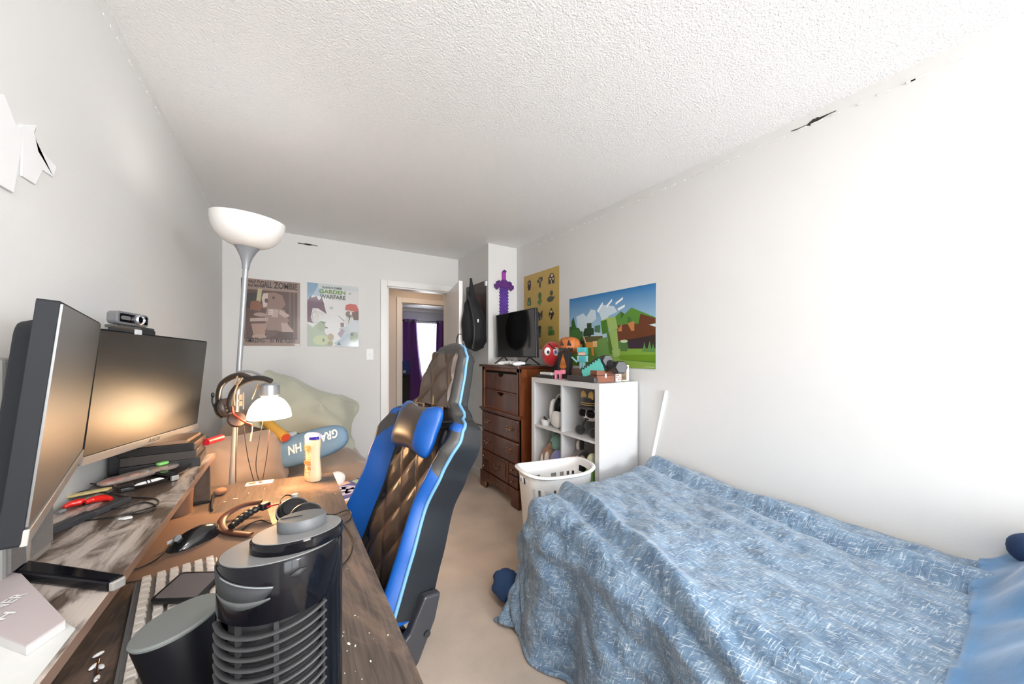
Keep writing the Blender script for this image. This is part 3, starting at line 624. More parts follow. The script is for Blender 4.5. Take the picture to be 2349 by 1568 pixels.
for bdy,x,y,w_,h_,c in(('PLANTS VS ZOMBIES',.28,.925,.38,.035,(.10,.13,.08)),('GARDEN',.22,.845,.51,.065,(.14,.27,.05)),('WARFARE',.23,.765,.50,.065,(.08,.09,.085))):
    text('lettering',bdy,ink(*c),pB,FB@Matrix.Translation((x*.453,y*.612,zB)),w_*.453,h_*.612,0,bold=.035)
# yellow poster of little figures
fx=[]
dk=(.035,.022,.012); gn=(.06,.14,.03); og=(.07,.075,.035); lt=(.62,.52,.33)
def blob(cx,cy,kind):
    if kind==0: return [(EL(cx,cy+.035,.055,.035),dk),(R4(cx-.05,cy-.03,cx+.05,cy+.02),dk),(R4(cx-.035,cy-.065,cx+.035,cy-.03),dk),(EL(cx,cy+.03,.028,.018),(.30,.22,.11))]
    if kind==1: return [(EL(cx,cy+.03,.05,.042),og),(R4(cx-.028,cy-.065,cx+.028,cy),og),(EL(cx-.055,cy+.02,.025,.02),dk),(EL(cx+.055,cy+.04,.02,.03),dk),(EL(cx,cy+.028,.03,.02),(.25,.21,.12))]
    if kind==2: return [(EL(cx,cy+.04,.06,.035),dk),(R4(cx-.085,cy-.055,cx+.075,cy+.035),dk),(EL(cx+.01,cy+.045,.03,.018),lt),(R4(cx-.05,cy-.0,cx-.01,cy+.02),lt),(R4(cx+.02,cy-.01,cx+.055,cy+.015),lt),(R4(cx-.01,cy-.055,cx+.005,cy-.01),lt)]
    if kind==3: return [(R4(cx-.045,cy-.01,cx+.045,cy+.045),gn),(R4(cx-.055,cy-.06,cx+.055,cy-.01),gn),(R4(cx-.02,cy-.05,cx+.02,cy-.01),(.22,.33,.16))]
    if kind==4: return [(EL(cx,cy+.04,.045,.045),gn),(R4(cx-.03,cy-.03,cx+.03,cy+.03),gn),([(cx-.075,cy-.04),(cx,cy-.0),(cx+.07,cy-.03),(cx,cy-.09)],(.08,.20,.04))]
    if kind==5: return [(EL(cx,cy+.04,.042,.032),og),(EL(cx-.03,cy-.03,.085,.035),(.06,.08,.05)),([(cx,cy-.02),(cx+.11,cy-.0),(cx+.02,cy-.045)],(.05,.06,.04))]
    if kind==6: return [([(cx-.09,cy-.06),(cx-.05,cy+.05),(cx+.02,cy+.02),(cx+.08,cy+.06),(cx+.07,cy-.05),(cx,cy-.07)],dk),([(cx-.07,cy-.055),(cx-.05,cy-.01),(cx-.03,cy-.055)],lt),([(cx+.02,cy-.055),(cx+.03,cy-.01),(cx+.05,cy-.045)],lt)]
    if kind==7: return [([(cx,cy+.07),(cx-.07,cy-.01),(cx,cy-.085),(cx+.07,cy-.01)],dk),(EL(cx,cy+.02,.03,.014),lt),([(cx-.02,cy-.01),(cx-.035,cy-.05),(cx-.01,cy-.03)],lt)]
    if kind==8: return [(EL(cx,cy+.045,.045,.03),dk),(EL(cx,cy-.0,.035,.05),dk),(R4(cx-.03,cy-.08,cx+.03,cy-.02),og)]
    return [(R4(cx-.075,cy-.06,cx+.03,cy+.05),gn),(R4(cx+.03,cy-.06,cx+.08,cy-.0),(.09,.19,.05)),(R4(cx-.06,cy-.01,cx+.01,cy+.04),(.11,.22,.06))]
kd=[[0,1,2],[3,4,5],[8,6,7],[9,8,9]]
for r_ in range(4):
    for c_ in range(3): 
        fx+=[(p,c) for p,c in blob(.17+.32*c_,.86-.21*r_-.0,kd[r_][c_])]
poster('poster','tall mustard yellow poster with rows of small dark and green figures, behind the television',(XR-.0005,2.94,1.352),(0,-1,0),(0,0,1),.556,.75,(.50,.34,.085),fx)
# landscape poster
def skym():
    m=mat('poster_sky',(.1,.3,.6),.4,coat=.15); nt=m.node_tree; b=nt.nodes['Principled BSDF']; tc=nd(nt,'ShaderNodeTexCoord'); sp=nd(nt,'ShaderNodeSeparateXYZ'); nt.links.new(tc.outputs['Generated'],sp.inputs[0])
    r=nd(nt,'ShaderNodeValToRGB'); r.color_ramp.elements[0].position=.45; r.color_ramp.elements[0].color=(.42,.62,.75,1); r.color_ramp.elements[1].position=1.; r.color_ramp.elements[1].color=(.01,.16,.42,1)
    nt.links.new(sp.outputs['Z'],r.inputs['Fac']); nt.links.new(r.outputs['Color'],b.inputs['Base Color']); return m
wh=(.55,.68,.76); wh2=(.85,.88,.9)
Lp=[([(.10,.72),(.20,.76),(.24,.70),(.30,.80),(.36,.78),(.37,.66),(.30,.6),(.18,.45),(.12,.55)],wh),([(.38,.78),(.44,.84),(.58,.80),(.62,.72),(.52,.68),(.50,.62),(.44,.60),(.42,.70)],wh),
 ([(.375,.74),(.42,.84),(.42,.80)],wh2),([(.38,.77),(.45,.88),(.45,.84),(.39,.74)],wh2),([(.49,.82),(.56,.90),(.56,.87),(.50,.79)],wh2),([(.60,.84),(.68,.90),(.68,.87),(.60,.81)],wh2),([(.62,.76),(.70,.80),(.70,.77),(.63,.73)],wh2),([(.84,.60),(.95,.64),(.95,.62),(.86,.58)],wh),
 ([(0,.58),(.03,.58),(.03,.66),(.06,.72),(.08,.64),(.10,.56),(.14,.55),(.16,.50),(.19,.50),(.19,.3),(0,.3)],(.035,.12,.03)),(EL(.09,.45,.09,.09),(.06,.17,.04)),
 ([(.20,.48),(.22,.54),(.25,.54),(.25,.61),(.31,.61),(.31,.54),(.34,.53),(.34,.44),(.20,.42)],(.02,.055,.02)),(R4(.26,.32,.30,.45),(.02,.04,.015)),([(.35,.48),(.35,.56),(.42,.57),(.42,.46)],(.06,.17,.08)),
 (R4(.19,.3,.45,.42),(.10,.10,.04)),([(.36,.42),(.42,.47),(.42,.42)],(.5,.6,.6)),
 (R4(0,0,1,.34),(.10,.22,.035)),(R4(0,.22,.22,.36),(.02,.02,.008)),
 ([(.60,.66),(.66,.72),(.70,.68),(.77,.75),(1,.60),(1,.28),(.60,.30)],(.09,.24,.03)),([(.66,.72),(.66,.62),(.70,.68)],(.04,.13,.02)),([(.73,.65),(.77,.62),(.77,.55),(.73,.54)],(.05,.16,.025)),
 ([(.62,.54),(.72,.55),(.76,.55),(.84,.54),(.86,.66),(1,.59),(1,.34),(.62,.34)],(.13,.035,.01)),([(.62,.47),(.67,.56),(.67,.46)],(.52,.20,.06)),([(.73,.56),(.80,.58),(.80,.46),(.77,.46)],(.52,.20,.06)),
 ([(.72,.35),(1,.40),(1,.24),(.75,.24)],(.03,.015,.012)),([(.94,.52),(1,.53),(1,.49)],(.6,.75,.8)),(R4(.74,.21,.92,.34),(.035,.015,.03)),
 ([(.32,.32),(.42,.38),(.50,.40),(.54,.10),(.40,.10),(.35,.22)],(.13,.28,.07)),([(.62,.24),(1,.24),(1,.09),(.64,.10),(.5,.14)],(.20,.36,.04)),([(.62,.16),(1,.17),(1,.09),(.66,.10)],(.14,.27,.01)),([(.50,.15),(.64,.10),(1,.07),(1,0),(.4,0)],(.24,.38,.06)),
 # plain green stacked blocks, an orange block animal and a stump
 ([(.43,.62),(.50,.63),(.52,.46),(.45,.44)],(.06,.19,.01)),([(.50,.63),(.60,.66),(.63,.50),(.53,.46)],(.32,.45,.13)),([(.43,.62),(.50,.63),(.60,.66),(.53,.66)],(.34,.46,.12)),([(.53,.46),(.62,.49),(.64,.20),(.58,.18)],(.30,.45,.12)),([(.50,.45),(.53,.46),(.58,.18),(.55,.16)],(.08,.17,.02)),
 ([(.56,.22),(.65,.24),(.65,.15),(.58,.13)],(.32,.46,.14)),(R4(.66,.21,.73,.33),(.07,.16,.04)),(EL(.695,.335,.04,.02),(.55,.66,.42)),
 (R4(.24,.26,.33,.34),(.60,.28,.06)),(R4(.33,.27,.385,.35),(.72,.48,.22)),([(.245,.26),(.27,.26),(.255,.17),(.235,.17)],(.55,.24,.05)),([(.31,.26),(.34,.26),(.35,.15),(.32,.15)],(.55,.24,.05)),([(.20,.42),(.215,.43),(.245,.33),(.23,.32)],(.70,.5,.28)),(R4(.155,.25,.19,.31),(.50,.28,.1)),
 ([(.88,.20),(.90,.32),(.92,.20)],(.10,.25,.06)),([(.92,.20),(.95,.33),(.97,.20)],(.10,.25,.06)),([(.96,.20),(.98,.30),(1,.20)],(.10,.25,.06)),(R4(.90,.018,.99,.022),(.6,.7,.5))]
poster('poster','wide colourful landscape poster with blue sky and blocky green hills on the right wall',(XR-.0005,2.245,1.21),(0,-1,0),(0,.0,1),.838,.57,skym(),Lp)
# dark poster behind the backpack
Dp=[(EL(.3,.7,.12,.10),(.13,.045,.03)),(EL(.3,.72,.05,.08),(.22,.09,.06)),(EL(.62,.66,.16,.14),(.09,.03,.022)),(EL(.5,.3,.2,.2),(.05,.018,.015)),(EL(.75,.35,.1,.12),(.06,.02,.015)),(R4(0,0,1,.08),(.01,.006,.005))]
poster('poster','dark maroon poster on the closet side wall behind the hanging backpack',(1.6835,3.60,1.44),(0,-1,0),(0,0,1),.48,.62,(.035,.015,.012),Dp)
cp=MB().bb((1.665,3.10,2.0),(1.682,3.13,2.05)).build('wall_clip',white,bevel=.003); tag(cp,'small white clip on the closet wall edge above the dark poster','clip')
# light switch
sw=thing('light_switch','white light switch plate on the back wall beside the doorway','switch',(.687,YB,1.30))
MB().bb((.653,YB-.006,1.242),(.722,YB,1.358)).build('plate',white,sw,world=True,bevel=.002); MB().bb((.682,YB-.014,1.29),(.693,YB-.004,1.312)).build('toggle',wpaint,sw,world=True,bevel=.001)
# white wall panels top left (overlapping pointed sheets)
hx_m=mat('white_panel',(.86,.86,.86),.5)
for n,(pts,off,lb) in enumerate((([(0,215),(26,282),(46,300),(22,440),(-60,395),(-60,215)],.006,'white pointed wall panel cut by the left edge of the photo'),
    ([(46,300),(34,292),(46,285),(72,300),(92,390),(76,422),(44,402)],.004,'middle one of the three overlapping white pointed wall panels'),([(46,285),(82,287),(70,320),(127,382),(120,406),(90,386),(74,310)],.002,'white pointed wall panel on the left wall, right end of the group'))):
    P=[at(x,y,X=XL) for x,y in pts]; b=MB(); b.add([(XL+.0005,p.y,p.z) for p in P]+[(XL+off,p.y,p.z) for p in P],[list(range(len(P)))[::-1],list(range(len(P),2*len(P)))]+[(i,(i+1)%len(P),len(P)+(i+1)%len(P),len(P)+i) for i in range(len(P))])
    tag(b.build('wall_panel',hx_m,bevel=.001),lb,'wall decoration',group='overlapping white wall panels')
# ============================================================ BACKPACK on the door end
bk=thing('backpack','black backpack hanging at the end of the open door','backpack',(1.47,3.02,1.45))
bkm=mat('backpack_cloth',(.005,.005,.006),.75,bump=.3,bscale=30)
def bpk(i,j):
    a=2*PI*i; z=2.03-.70*j; wv=lerpt([(0,.012),(.22,.03),(.38,.085),(.6,.125),(.85,.125),(.95,.09),(1,.01)],j); dv=lerpt([(0,.01),(.25,.025),(.45,.06),(.8,.085),(1,.008)],j)
    n_=1+.12*noise.noise(Vector((math.cos(a)*1.5,math.sin(a)*1.5,z*7)))
    cxx=1.47+.05*j; cyy=3.0
    return Vector((cxx-.02+wv*math.cos(a)*n_,cyy+dv*math.sin(a)*n_,z))
MB().grid(bpk,32,40).build('bag_body',bkm,bk,smooth=180,world=True)
MB().tube(spline([at(1072,668,d=3.28),at(1085,720,d=3.2),at(1090,760,d=3.18),at(1085,800,d=3.2)],8),.012,6,flat=.3).build('shoulder_strap',matte,bk,smooth=60,world=True)
MB().tube(spline([at(1062,765,d=3.15),at(1051,768,d=3.1),at(1048,785,d=3.1),at(1053,808,d=3.1)],8),.008,6,flat=.4).build('waist_strap',matte,bk,smooth=60,world=True)
MB().tube(spline([at(1063,782,d=3.08),at(1066,800,d=3.08),at(1062,812,d=3.08)],5),.006,6).build('buckle',grey,bk,smooth=60,world=True)
MB().bb(at(1095,735,d=3.12)+Vector((0,0,-.015)),at(1097,735,d=3.12)+Vector((.006,.002,.015))).build('tag',white,bk,world=True)
# ============================================================ TELEVISION
TM=pmat(1.728,2.666,1.485,-1.594,.025,.003)
tv=thing('television','black flat screen television on two splayed feet on top of the dresser','television',(1.73,2.67,1.205))
MB().prism(rrect(.69,.42,.006),-.03,0,TM).build('casing',black,tv,world=True,bevel=.003)
MB().prism(rrect(.5,.26,.02),-.055,-.03,TM@Matrix.Translation((0,-.05,0))).build('rear_housing',matte,tv,world=True,bevel=.005)
MB().bb((-.336,-.196,0),(.336,.202,.0015),M=TM).build('screen',mat('tv_screen',(.004,.004,.005),.12,coat=.5),tv,world=True)
text('logo','TCL',lgrey,tv,TM@Matrix.Translation((-.012,-.2075,.0012)),.024,.007,0)
for s in(-1,1):
    b=MB(); top=TM@Vector((s*.22,-.205,-.015))
    for dx_ in(-.10,.10): e=Vector((top.x+dx_*.9-.0,top.y-s*.03,1.211)); b.tube([top,e],.006,8)
    b.build('stand_foot',black,tv,smooth=40,world=True)
ca=MB().tube(spline([(1.90,2.33,1.36),(1.90,2.31,1.31),(1.9,2.32,1.26),(1.93,2.36,1.213)],8),.005,8).build('cable',white,smooth=60); tag(ca,'white cable drooping behind the right edge of the television','cable')
# game controllers
def controller(loc,rz,label):
    t=thing('game_controller',label,'controller',loc,rz,'white game controllers on the dresser')
    b=MB(); b.ell((0,0,.022),(.07,.045,.02),e=.8); 
    for s in(-1,1): b.ell((s*.06,-.035,.018),(.022,.05,.018),rot=(0,0,s*.35),seg=16,rings=10)
    b.build('shell',white,t,smooth=80)
    for x,y in((-.04,.01),(.025,-.012)): MB().lathe([(.006,.035),(.007,.046),(.009,.048),(0,.05)],12,Matrix.Translation((x,y,0))).build('thumbstick',black,t,smooth=60)
    MB().cyl(.018,.036,.0405,16,M=Matrix.Translation((.04,.012,0))).build('button_pad',matte,t,smooth=40)
controller((1.655,2.62,1.2055),R(-60),'white game controller in front of the television, the farther one')
controller((1.66,2.47,1.2055),R(-110),'white game controller in front of the television, the nearer one')
bb_=MB().bb((1.60,2.78,1.2055),(1.68,2.95,1.212)).build('paper_slip',paper); tag(bb_,'white slip of paper under the left foot of the television','paper')
bb_=MB()
bb_.tube(spline([(1.62,2.55,1.212),(1.68,2.50,1.214),(1.72,2.56,1.213),(1.76,2.48,1.214),(1.74,2.43,1.213),(1.64,2.42,1.213)],8),.004,6); tag(bb_.build('cable',black,smooth=60),'black cable tangled on the dresser top beside the controllers','cable')
# ============================================================ PURPLE TOY SWORD on the closet face
sp=thing('toy_sword','purple toy sword with stepped edges hanging hilt up beside the television','toy sword',(1.864,3.07,1.95))
pur=mat('sword_purple',(.09,.03,.27),.35,var=.45,vscale=38); pur2=mat('sword_violet',(.10,.02,.17),.35,var=.3,vscale=40); mag=mat('sword_magenta',(.36,.035,.38),.35)
G=frame((1.862,3.0795,0),(1,0,0),(0,0,1))
bl=[]
nst=11; z1_,z0_=2.02,1.66
for k in range(nst):
    z=z1_-(z1_-z0_)*k/nst; bl+=[(-.044,z),(-.056,z-.012),(-.044,z-.024)]
MB().prism(bl+[(-x,z) for x,z in bl[::-1]],0,.02,G).build('blade',pur,sp,world=True,bevel=.001)
gd=[(-.02,2.075),(-.05,2.05),(-.06,2.065),(-.09,2.05),(-.09,2.03),(-.115,2.02),(-.115,1.99),(-.085,1.965),(-.055,1.995),(0,1.985)]
MB().prism(gd+[(-x,z) for x,z in gd[::-1]][1:],.0,.026,G).build('guard',pur2,sp,world=True,bevel=.001)
MB().bb((-.02,2.07,.0),(.02,2.16,.022),M=G).build('grip',mag,sp,world=True,bevel=.002); MB().prism([(-.022,2.155),(0,2.18),(.026,2.165),(.02,2.15)],.0,.026,G).build('pommel',pur2,sp,world=True,bevel=.002)
# ============================================================ DRESSER / SHELF TOP TOYS
rt=thing('plush_toy','round red plush toy with two white eyes between television and pumpkin figure','toy',(1.80,2.30,1.13))
rc0=at(1266,812,X=1.85); MB().ell(rc0,(.085,.080,.105),e=.95,seg=28,rings=18).build('body',mat('red_plush',(.55,.008,.012),.7,sheen=.5),rt,smooth=180,world=True)
tocam=-Vector((rc0.x,rc0.y,0)).normalized(); side=Vector((-tocam.y,tocam.x,0))
for s,col_ in((-1,black),(1,mat('eye_blue',(.05,.10,.5),.3))):
    c=rc0+tocam*.074+side*s*.036+Vector((0,0,.022)); M=frame(c,side,(0,0,1),None)
    e=MB(); e.ell((0,0,0),(.028,.036,.014),M=M,seg=18,rings=10).build('eye',white,rt,smooth=180,world=True)
    MB().ell((-s*.006,-.004,.012),(.012,.015,.006),M=M,seg=14,rings=8).build('pupil',col_,rt,smooth=180,world=True)
MB().tube([rc0+tocam*.05-side*.03+Vector((0,0,.09)),rc0+tocam*.092+side*.02+Vector((0,0,.048)),rc0+tocam*.06+side*.075+Vector((0,0,.03))],.004,6).build('eye_patch_strap',black,rt,smooth=60,world=True)
pk=thing('pumpkin_figure','orange carved pumpkin head figure standing on a dark flame box','figure',(1.87,2.22,1.13))
c=at(1306,792,X=1.88); 
def pum(i,j):
    a=2*PI*i; p=-PI/2+PI*j; r_=1-.10*abs(math.sin(a*4))**.5*0+.05*abs(math.cos(a*5)); pw=lambda v,e:math.copysign(abs(v)**e,v)
    return c+Vector((.084*r_*pw(math.cos(p),.7)*math.cos(a),.084*r_*pw(math.cos(p),.7)*math.sin(a),.068*pw(math.sin(p),.85)))
MB().grid(pum,60,24).build('head',mat('pumpkin_orange',(.52,.15,.035),.5,var=.2,vscale=20),pk,smooth=180,world=True)
tc_=-Vector((c.x,c.y,0)).normalized(); a0=math.atan2(tc_.y,tc_.x)-.30; tcc=Vector((math.cos(a0),math.sin(a0),0)); sd=Vector((-tcc.y,tcc.x,0))
FM=frame(c+tcc*.086,sd,(0,0,1)); fb=MB()
for pts in([(-.045,-.002),(-.038,.04),(-.018,-.002)],[(.008,.0),(.022,.042),(.042,-.004)],[(-.055,-.018),(-.045,-.026),(-.035,-.017),(-.02,-.028),(-.005,-.017),(.01,-.028),(.025,-.017),(.04,-.028),(.05,-.018),(.045,-.045),(.03,-.052),(.015,-.042),(0,-.053),(-.015,-.042),(-.03,-.052),(-.05,-.045)]): fb.prism(pts,-.02,.003,FM)
fb.build('carved_face',matte,pk,world=True)
MB().bb((1.84,2.19,1.13),(1.93,2.27,1.31)).build('figure_body',matte,pk,world=True,bevel=.01)
bx=at(1294,862,X=1.70); fbx=thing('boxed_figure','black packaging box with an amber flame panel standing in front of the pumpkin figure','box',(1.72,2.12,1.12))
F=frame((1.74,2.065,1.121),(.25,-1,0),(0,0,1)); MB().bb((0,0,-.05),(.105,.20,0),M=F).build('carton',matte,fbx,world=True,bevel=.002)
MB().prism([(.02,.09),(.052,.19),(.085,.09),(.07,.075),(.035,.075)],0,.003,F).build('flame_panel',mat('amber_panel',(.45,.13,.02),.25,var=.4,vscale=30,coat=.5),fbx,world=True,bevel=.001)
for k,(x0,x1) in enumerate(((.03,.078),(.026,.082),(.034,.074))): MB().bb((x0,.062-.014*k,0),(x1,.07-.014*k,.0015),M=F).build('red_stripe',mat('stripe_orange',(.40,.09,.03),.4),fbx,world=True)
o=MB().bb((1.80,1.62,1.1215),(1.99,2.02,1.195)).build('brown_board_box',mat('board_brown',(.16,.10,.075),.6),bevel=.002); tag(o,'low brown board box at the back of the shelf top, carrying small figures','box')
# teal blocky figure
tf=thing('blocky_figure','small teal blocky armoured toy figure holding a pale blade on the shelf top','figure',(1.76,1.93,1.12))
teal=mat('teal_plastic',(.06,.42,.46),.25,coat=.4); skin=mat('toy_skin',(.65,.42,.30),.5); lte=mat('pale_teal',(.25,.55,.62),.25,coat=.4)
F=frame((1.85,1.905,1.1965),(.45,-.9,0),(0,0,1))@Matrix.Scale(.66,4)
for nm,a,b_,m in(('leg',(-.032,0,-.015),(-.002,.075,.015),lte),('leg',(.002,0,-.015),(.032,.075,.015),lte),('torso',(-.034,.075,-.018),(.034,.15,.018),teal),('arm',(-.062,.08,-.014),(-.036,.15,.014),lte),('arm',(.036,.08,-.014),(.062,.15,.014),lte),('head',(-.04,.155,-.035),(.04,.20,.035),skin),('helmet',(-.05,.19,-.045),(.05,.245,.045),teal),('helmet_cheek',(-.052,.16,-.045),(-.038,.195,.03),teal),('helmet_cheek',(.038,.16,-.045),(.052,.195,.03),teal)):
    MB().bb(a,b_,M=F).build(nm,m,tf,world=True,bevel=.002)
MB().prism([(-.13,.13),(-.115,.14),(-.05,.085),(-.06,.07)],.02,.03,F).build('blade',lte,tf,world=True)
# green dragon-like plant
gp=thing('green_toy','small coiled green toy between teal figure and dark toy tool','toy',(1.90,1.80,1.2))
b=MB(); 
for k in range(5): q=random.random()*6; b.tube(spline([(1.90,1.80,1.20),(1.90+.02*math.cos(q),1.80+.02*math.sin(q),1.22),(1.9+.035*math.cos(q+1),1.80+.035*math.sin(q+1),1.235),(1.9+.02*math.cos(q+2),1.8+.02*math.sin(q+2),1.25)],5),.008,6)
b.build('curls',mat('toy_green',(.04,.22,.05),.5),gp,smooth=60,world=True)
o=MB().bb((1.84,1.69,1.1955),(1.93,1.78,1.215)).build('magenta_box',mat('magenta_card',(.30,.01,.10),.4),bevel=.002); tag(o,'flat magenta box lying behind the toy sword on the shelf','box')
# pink toy
pt_=thing('pink_toy','tiny pink four-legged toy between the boxed figure and teal toy sword','toy',(1.70,1.98,1.12)); pk_m=mat('toy_pink',(.75,.22,.32),.5)
F=frame((1.69,1.985,1.121),(.3,-1,0),(0,0,1))
for nm,a,b_ in(('body',(-.035,.035,-.015),(.02,.065,.015)),('head',(.018,.04,-.016),(.045,.07,.016)),('leg',(-.033,0,-.012),(-.022,.036,.0)),('leg',(.006,0,-.012),(.017,.036,.0)),('leg',(-.033,0,.002),(-.022,.036,.014)),('leg',(.006,0,.002),(.017,.036,.014))): MB().bb(a,b_,M=F).build(nm,pk_m,pt_,world=True,bevel=.002)
# teal stepped sword leaning
F=frame(at(1338,861,X=1.70),at(1384,842,X=1.74)-at(1338,861,X=1.70),(0,0,1)); Ls=(at(1384,842,X=1.74)-at(1338,861,X=1.70)).length
up_=[];n=7
for k in range(n): x=Ls*k/n; up_+=[(x,.028+.004*k),(x+Ls/n*.5,.045+.004*k)]
up_.append((Ls,.055)); ts=thing('toy_sword','teal stepped-edge toy sword with black rim lying behind the wooden chest','toy sword',at(1338,861,X=1.70))
MB().prism([(0,-.012)]+up_+[(Ls,-.02)],-.006,.006,F).build('blade',mat('sword_teal',(.10,.48,.42),.4),ts,world=True,bevel=.001)
MB().prism([(-.02,-.02)]+[(x-.006,y+.014) for x,y in up_]+[(Ls+.02,-.02)],-.012,-.006,F).build('rim',matte,ts,world=True)
# dark hammer toy
hm=thing('toy_hammer','dark grey blocky toy tool with two hexagonal ends on the shelf top','toy',(1.86,1.62,1.12)); hmm=mat('dark_toy',(.022,.022,.026),.4,var=.3,vscale=30)
a=at(1389,828,X=1.78); e=at(1419,843,X=1.78)
for q,r_ in((a,.044),(e,.046)):
    ax_=Vector((-.4,-.9,.1)).normalized(); M=Matrix.Translation(q)@ax_.to_track_quat('Z','Y').to_matrix().to_4x4(); MB().lathe([(r_*.9,-.045),(r_,-.03),(r_,.03),(r_*.9,.045)],6,M).build('hexagonal_end',hmm,hm,world=True,bevel=.003)
MB().tube([a,a.lerp(e,.5)+Vector((0,0,-.01)),e],.032,10).build('body',hmm,hm,smooth=40,world=True); MB().tube([a.lerp(e,.5),(1.755,1.66,1.14)],.014,8).build('grip',hmm,hm,smooth=40,world=True)
# dark sheath
o=MB().prism([(0,0),(.03,.026),(.29,.028),(.29,-.03),(.05,-.034)],0,.035,frame((1.69,1.90,1.1215),(.02,-1,0),(1,0,0))@Matrix.Rotation(PI,4,'X')@Matrix.Translation((0,0,-.035))).build('toy_sheath',mat('sheath_brown',(.055,.048,.045),.5),bevel=.006); tag(o,'long dark grey-brown pointed toy sheath along the front edge of the shelf top','toy')
# wooden chest
ch=thing('toy_chest','small reddish wooden toy chest with a white latch at the shelf corner','box',(1.73,1.60,1.12)); chw=mat('chest_wood',(.25,.085,.045),.5,var=.2,vscale=14)
F=frame((1.695,1.612,1.1215),(.155,-.035,0),(0,0,1)); 
MB().bb((0,0,-.09),(.135,.045,0),M=F).build('box',chw,ch,world=True,bevel=.002); MB().bb((-.002,.048,-.092),(.137,.078,.002),M=F).build('lid',chw,ch,world=True,bevel=.003)
MB().bb((.002,.045,-.088),(.133,.048,-.002),M=F).build('seam',matte,ch,world=True); MB().bb((.06,.030,0),(.072,.058,.006),M=F).build('latch',white,ch,world=True,bevel=.001)
# small patterned carton and framed picture
o=thing('patterned_carton','narrow white carton with brown blotches between wooden chest and gold frame','carton',(1.84,1.60,1.12)); F=frame((1.862,1.60,1.1215),(1,-.3,0),(0,0,1)); MB().bb((0,0,-.03),(.045,.10,0),M=F).build('carton_body',paper,o,world=True,bevel=.001)
b=MB(); [b.bb((.006+.012*(k%3),.01+.014*(k//3),0),(.014+.012*(k%3),.019+.014*(k//3),.001),M=F) for k in range(18) if k%4]; b.build('blotches',mat('brown_print',(.3,.06,.03),.5),o,world=True)
fr=thing('picture_frame','small dark picture in a white deckled gold frame at the wall end of the shelf','picture frame',(1.95,1.58,1.12)); F=frame((1.905,1.655,1.1215),(.80,-.60,0),(-.1,.05,1))
MB().bb((0,0,-.008),(.105,.11,0),M=F).build('mount',paper,fr,world=True,bevel=.002); MB().bb((.004,.006,0),(.088,.104,.002),M=F).build('picture',mat('gold_picture',(.10,.06,.02),.35,var=.5,vscale=40,metal=.3),fr,world=True)
MB().bb((.04,.03,.002),(.052,.08,.003),M=F).build('pale_motif',mat('gold_motif',(.45,.33,.15),.35),fr,world=True); MB().tube([F@Vector((.08,.06,-.008)),F@Vector((.09,.002,-.05))],.003,6).build('easel_leg',black,fr,world=True)
# white device and dark box, mat
o=MB().bb((1.66,2.03,1.1215),(1.80,2.24,1.145)).build('flat_black_box',mat('flat_dark',(.03,.02,.018),.5),bevel=.002); tag(o,'flat dark box at the left end of the shelf top under a white device','box')
o=MB(); o.prism([(0,0),(.13,0),(.16,.03),(.14,.05),(0,.05)],0,.02,frame((1.67,2.20,1.1455),(0,-1,0),(1,0,0))@Matrix.Rotation(PI,4,'X')@Matrix.Translation((0,-.05,-.02))); tag(o.build('white_device',white,bevel=.004),'white handheld device lying on the flat dark box','device')
o=MB().prism([(0,0),(.16,0),(.17,.10),(.01,.11)],0,.002,frame((1.72,1.98,1.1215),(0,-1,0),(1,0,0))@Matrix.Rotation(PI,4,'X')@Matrix.Translation((0,-.11,-.002))).build('brown_mat',mat('mat_brown',(.25,.14,.09),.7)); tag(o,'thin brown card lying flat behind the pink toy','card')
# ============================================================ CUBBY CONTENTS
z1=RW[0]; z2=RW[1]
vr=thing('game_headset','white and black game headset in the upper left cubby','headset',(1.75,1.97,z1)); c=at(1281,945,X=1.76)
MB().ell((1.76,2.03,z1+.13),(.07,.055,.10),e=.8).build('visor',gloss,vr,smooth=180,world=True)
MB().ell((1.74,2.105,z1+.105),(.045,.022,.105),e=.85).build('side_shell',white,vr,smooth=180,world=True); MB().ell((1.70,2.02,z1+.065),(.03,.05,.065),e=.75).build('front_shell',white,vr,smooth=180,world=True)
MB().tube(spline([(1.74,2.09,z1+.20),(1.75,2.06,z1+.245),(1.76,2.01,z1+.25)],6),.006,6).build('strap',white,vr,smooth=60,world=True)
cu=thing('white_cup','small white cup with a dark stripe in the upper left cubby','cup',(1.68,2.09,z1)); M=Matrix.Translation((1.69,2.15,z1+.0005))
MB().lathe([(0,0),(.026,0),(.033,.015),(.036,.045),(.033,.045),(.028,.012),(0,.008)],24,M).build('cup_body',white,cu,smooth=40,world=True); MB().box((1.685,2.14,z1+.050),(.01,.055,.012),rot=(.5,0,0)).build('dark_slip',matte,cu,world=True)
